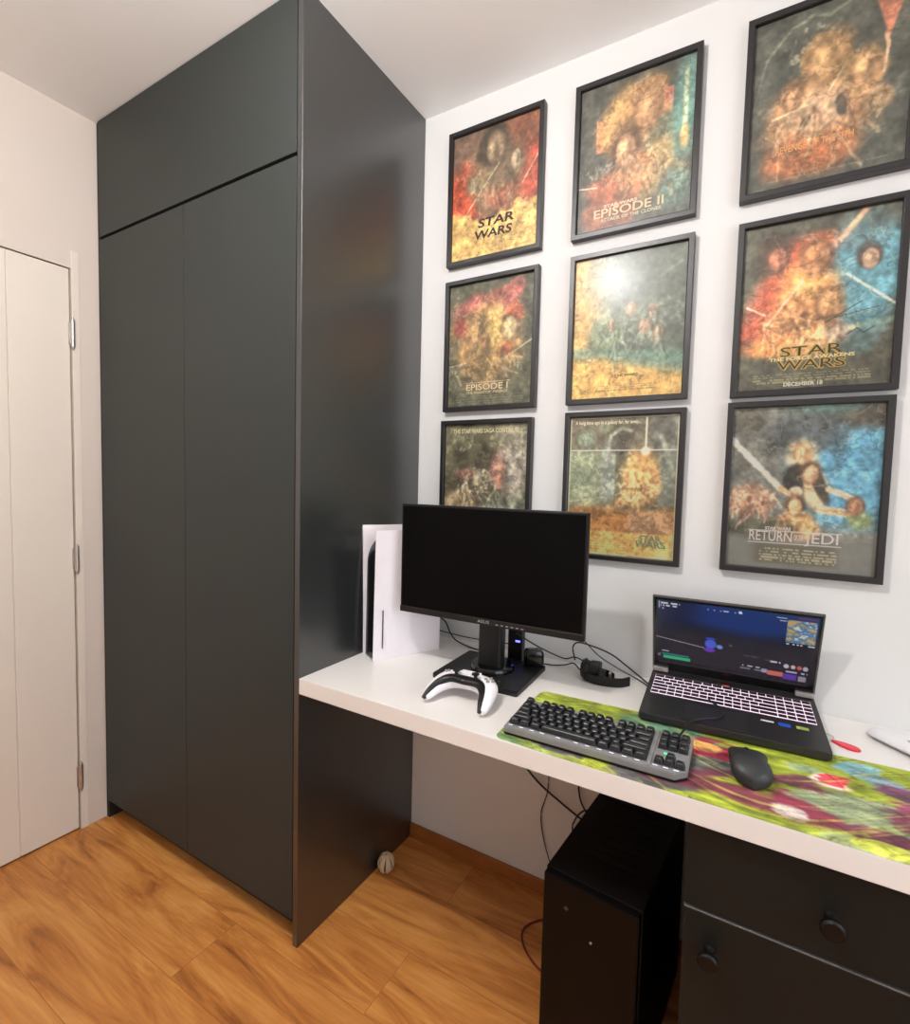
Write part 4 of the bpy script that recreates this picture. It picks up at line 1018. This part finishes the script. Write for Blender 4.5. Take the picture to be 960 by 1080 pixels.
def strap(pts, wd_, th):
    C_ = catmull(pts, 6); rings = []
    for i, p in enumerate(C_):
        dd = (C_[min(i + 1, len(C_) - 1)] - C_[max(i - 1, 0)]).normalized()
        nrm = Vector((-dd.y, dd.x, 0)).normalized(); up = Vector((0, 0, 1))
        rings.append([p + nrm * a * th + up * b_ * wd_ for a, b_ in ((-1, -1), (1, -1), (1, 1), (-1, 1))])
    return loft(bmesh.new(), rings)
sb = strap([(-0.038, -0.019, 0.0125), (-0.015, -0.028, 0.0115), (0.015, -0.028, 0.011), (0.045, -0.018, 0.011), (0.062, 0.002, 0.011)], 0.0105, 0.0016)
obj('strap', sb, M_black, wt, smooth=True)
obj('strap', strap([(-0.038, 0.019, 0.0125), (-0.012, 0.026, 0.0115), (0.012, 0.020, 0.011), (0.026, 0.006, 0.011)], 0.0105, 0.0016), M_black, wt, smooth=True)
obj('buckle', B(0.014, 0.020, -0.003, 0.012, 0.001, 0.023, 0.0008), M_metal, wt)

# ------------------------------------------------------------------ hub behind the monitor and its cup
hb = thing('usb_hub', 'small black upright hub with a blue light behind the monitor stand', 'hub', (1.436, -0.084, 0.7505), 0.10)
obj('case', B(-0.022, 0.022, -0.016, 0.016, 0, 0.105, 0.004), M_black, hb)
obj('status_light', B(0.002, 0.016, -0.0168, -0.0158, 0.062, 0.067), mat('blue_light', (60, 70, 255), .4, emis=(90, 90, 255), estr=5), hb)
ad = thing('power_adapter', 'rounded dark adapter lying on the back corner of the monitor base', 'adapter', (1.505, -0.118, 0.7638), 0.5)
bm = bmesh.new(); loft(bm, [[(x * k, y * k, z) for x, y in rrect(-0.028, 0.028, -0.020, 0.020, 0.012)] for z, k in ((0, .92), (0.004, 1), (0.034, .98), (0.042, .86), (0.045, .6))])
obj('body', bm, M_blackgloss, ad, smooth=True)

# ------------------------------------------------------------------ tag with ring, white case
kt = thing('key_tag', 'small red leaf shaped tag on a metal ring beside the laptop', 'key tag', (2.205, -0.150, 0.7505), 0.0)
bm = bmesh.new()
pts = []
for k in range(28):
    a = 2 * PI * k / 28; x = 0.026 * math.cos(a); pts.append((x, 0.0120 * math.sin(a) * (1 - 0.35 * math.cos(a) * -1)))
prism(bm, pts, 0.0, 0.0032, 0.0010, Matrix.Translation((0.0055, -0.013, 0)) @ Matrix.Rotation(math.radians(-28), 4, 'Z'))
obj('tag', bm, mat('red_plastic', (226, 44, 66), 0.35), kt, smooth=True)
bm = bmesh.new(); tube(bm, [(-0.025 + 0.013 * math.cos(a), 0.014 + 0.013 * math.sin(a), 0.0018 + 0.0006) for a in [2 * PI * k / 20 for k in range(21)]], 0.0009, 6, 1, False)
obj('ring', bm, M_metal, kt, smooth=True)
wc = thing('handset', 'pale grey elongated rounded handset lying on the white desk at the right', 'handset', (2.318, -0.108, 0.7505), math.radians(-46))
M_pale = mat('pale_grey_plastic', (232, 232, 234), 0.35, var=0.01)
bm = bmesh.new(); rings = []
for i in range(21):
    t = i / 20; x = -0.075 + 0.20 * t
    wq = 0.036 * math.sqrt(max(0.02, 1 - max(0, (0.22 - t) / 0.22) ** 2)) * math.sqrt(max(0.02, 1 - max(0, (t - .85) / .15) ** 2)); hq = 0.024 * math.sqrt(max(0.05, 1 - max(0, (0.22 - t) / 0.22) ** 2)) * math.sqrt(max(0.05, 1 - max(0, (t - .85) / .15) ** 2))
    rings.append([(x, wq * math.cos(2 * PI * k / 24), hq / 2 + hq / 2 * math.sin(2 * PI * k / 24)) for k in range(24)])
loft(bm, rings); obj('body', bm, M_pale, wc, smooth=True)
bm = bmesh.new(); lathe(bm, [(0, 0), (0.006, 0), (0.006, 0.0012), (0, 0.0014)], 18, Matrix.Translation((0.012, -0.008, 0.0226)))
obj('button', bm, mat('button_grey', (176, 176, 180), .4), wc)

# ------------------------------------------------------------------ cables
def cable(name, label, pts, r=0.0018, m=None, sub=8):
    bm = bmesh.new(); tube(bm, pts, r, 8, sub)
    return tag(obj(name, bm, m or M_cable, None, smooth=True), label, 'cable')
zt = 0.7525
cable('power_cable', 'black cable leaving the game console and crossing behind the monitor stand',
      [(1.165, -0.075, 0.835), (1.178, -0.065, 0.820), (1.190, -0.055, 0.785), (1.215, -0.050, 0.760), (1.29, -0.065, zt), (1.34, -0.060, zt)], 0.0024)
cable('signal_cable', 'thin black cable strung between the console and the monitor stand',
      [(1.163, -0.080, 0.795), (1.19, -0.060, 0.785), (1.26, -0.06, 0.783), (1.36, -0.07, 0.790), (1.445, -0.085, 0.800)], 0.0018)
cable('monitor_cable', 'black cable curving from the monitor stand to the laptop along the wall',
      [(1.468, -0.165, 0.860), (1.50, -0.10, 0.815), (1.54, -0.06, 0.785), (1.575, -0.05, 0.775), (1.602, -0.045, 0.783), (1.632, -0.05, 0.775), (1.645, -0.06, 0.758), (1.625, -0.06, 0.7535), (1.60, -0.05, 0.766), (1.575, -0.05, 0.757), (1.545, -0.06, 0.7528), (1.505, -0.070, 0.753)], 0.0020)
cable('charging_cable', 'black cable looping above the watch towards the left side of the laptop',
      [(1.598, -0.032, 0.770), (1.590, -0.030, 0.805), (1.605, -0.028, 0.822), (1.65, -0.028, 0.818), (1.70, -0.03, 0.806), (1.74, -0.036, 0.786), (1.78, -0.046, 0.766), (1.800, -0.055, 0.757), (1.822, -0.075, 0.760), (1.830, -0.078, 0.775)], 0.0022)
cable('video_cable', 'black cable dropping from behind the monitor to pass behind the watch',
      [(1.60, -0.05, 0.86), (1.635, -0.040, 0.825), (1.67, -0.035, 0.795), (1.72, -0.030, 0.770), (1.77, -0.035, 0.7545), (1.803, -0.068, 0.754), (1.815, -0.095, 0.757)], 0.0016)
cable('keyboard_cable', 'black keyboard cable arching over the front left corner of the laptop',
      [(1.915, -0.393, 0.778), (1.918, -0.36, 0.778), (1.922, -0.325, 0.776), (1.930, -0.290, 0.780), (1.950, -0.268, 0.7825), (1.975, -0.250, 0.784), (1.985, -0.225, 0.786), (1.975, -0.195, 0.788), (1.955, -0.175, 0.7915)], 0.0022)
cable('hanging_cable', 'thick black cable sagging below the desk from the left to the computer tower',
      [(1.40, -0.012, 0.705), (1.405, -0.012, 0.52), (1.43, -0.014, 0.425), (1.49, -0.016, 0.365), (1.57, -0.02, 0.325), (1.66, -0.04, 0.300)], 0.0030)
cable('thin_cable', 'thin black cable hanging beneath the desk in front of the sagging cable',
      [(1.515, -0.006, 0.705), (1.520, -0.006, 0.50), (1.524, -0.006, 0.40), (1.520, -0.006, 0.33), (1.503, -0.006, 0.26), (1.512, -0.006, 0.19), (1.545, -0.02, 0.12), (1.60, -0.05, 0.06)], 0.0016)
cable('black_cable', 'short black cable hanging beneath the desk nearest the computer tower',
      [(1.615, -0.01, 0.705), (1.620, -0.01, 0.50), (1.618, -0.01, 0.38), (1.640, -0.02, 0.33), (1.70, -0.05, 0.30)], 0.0026)
cable('looped_cable', 'black cable bending over the top of the computer tower near the wall',
      [(1.69, -0.03, 0.34), (1.64, -0.018, 0.325), (1.610, -0.012, 0.28), (1.607, -0.012, 0.24), (1.65, -0.03, 0.16)], 0.0024)
cable('red_cable', 'dark red cable lying on the floor left of the computer tower',
      [(1.68, -0.10, 0.03), (1.63, -0.085, 0.030), (1.560, -0.10, 0.014), (1.518, -0.145, 0.006), (1.528, -0.19, 0.004), (1.58, -0.235, 0.004), (1.66, -0.26, 0.006)], 0.0030, M_redcable)

# ------------------------------------------------------------------ computer tower
tw = thing('computer_tower', 'black computer tower standing on the floor under the white desk', 'computer', (1.672, -0.445, 0), math.radians(-5))
M_case = mat('case_black', (5, 5, 6), 0.5, spec=0.15)
M_dot = mat('button_dark_grey', (70, 70, 72), 0.4)
M_vent = mat('vent_black', (8, 8, 9), 0.55, spec=0.15)
obj('case', B(0.0, 0.205, 0.012, 0.400, 0.012, 0.448, 0.003), M_case, tw)
bm = bmesh.new(); box(bm, 0.002, 0.203, -0.006, 0.0115, 0.014, 0.446, 0.004)
fp = obj('front_panel', bm, mat('front_panel_black', (4, 4, 5), 0.35, spec=0.15), tw)
bm = bmesh.new()
for k in range(9): box(bm, 0.03, 0.175, 0.10 + k * 0.028, 0.112 + k * 0.028, 0.4484, 0.4500, 0.0005, 1)
obj('top_vent', bm, M_vent, tw)
bm = bmesh.new(); cyl(bm, (0.055, -0.0075, 0.39), (0.055, -0.0055, 0.39), 0.004, n=16); obj('power_button', bm, M_dot, fp)
bm = bmesh.new(); cyl(bm, (0.11, -0.0075, 0.345), (0.11, -0.0055, 0.345), 0.0025, n=12); obj('indicator_light', bm, M_logo, fp)
bm = bmesh.new()
for x in (0.02, 0.185):
    for y in (0.04, 0.36): cyl(bm, (x, y, 0.0), (x, y, 0.0125), 0.010, n=14)
obj('foot', bm, M_black, tw)

# ------------------------------------------------------------------ ball on the floor
bl = thing('slotted_ball', 'small cream slotted ball on the wooden floor at the wardrobe side', 'ball', (1.048, -0.190, 0.0330), 0.3)
M_cream = mat('cream_plastic', (206, 184, 152), 0.5)
bm = bmesh.new()
R = 0.028
for k in range(7):
    a0 = 2 * PI * k / 7
    rings = []
    for j in range(17):
        ph = math.radians(-80 + 160 * j / 16)
        hw = math.radians(20) + math.radians(8) * (abs(ph) / 1.4) ** 3
        ring = []
        for da, rr in ((-hw, R * .965), (-hw * .6, R), (0, R * 1.01), (hw * .6, R), (hw, R * .965), (hw, R * .90), (-hw, R * .90)):
            ring.append((rr * math.cos(ph) * math.cos(a0 + da), rr * math.cos(ph) * math.sin(a0 + da), rr * math.sin(ph)))
        rings.append(ring)
    loft(bm, rings)
for s in (-1, 1): lathe(bm, [(R * .10, s * R * .95), (R * .34, s * R * .93), (R * .32, s * R * .86), (R * .10, s * R * .88), (R * .10, s * R * .95)], 20)
o = obj('rib_shell', bm, M_cream, bl, smooth=True); o.rotation_euler = (0.12, 0.08, 0); bl.scale = (1, 1, 1.15)
bm = bmesh.new(); bmesh.ops.create_uvsphere(bm, u_segments=20, v_segments=14, radius=R * .84)
obj('core', bm, mat('dark_core', (92, 60, 40), .6), bl, smooth=True)
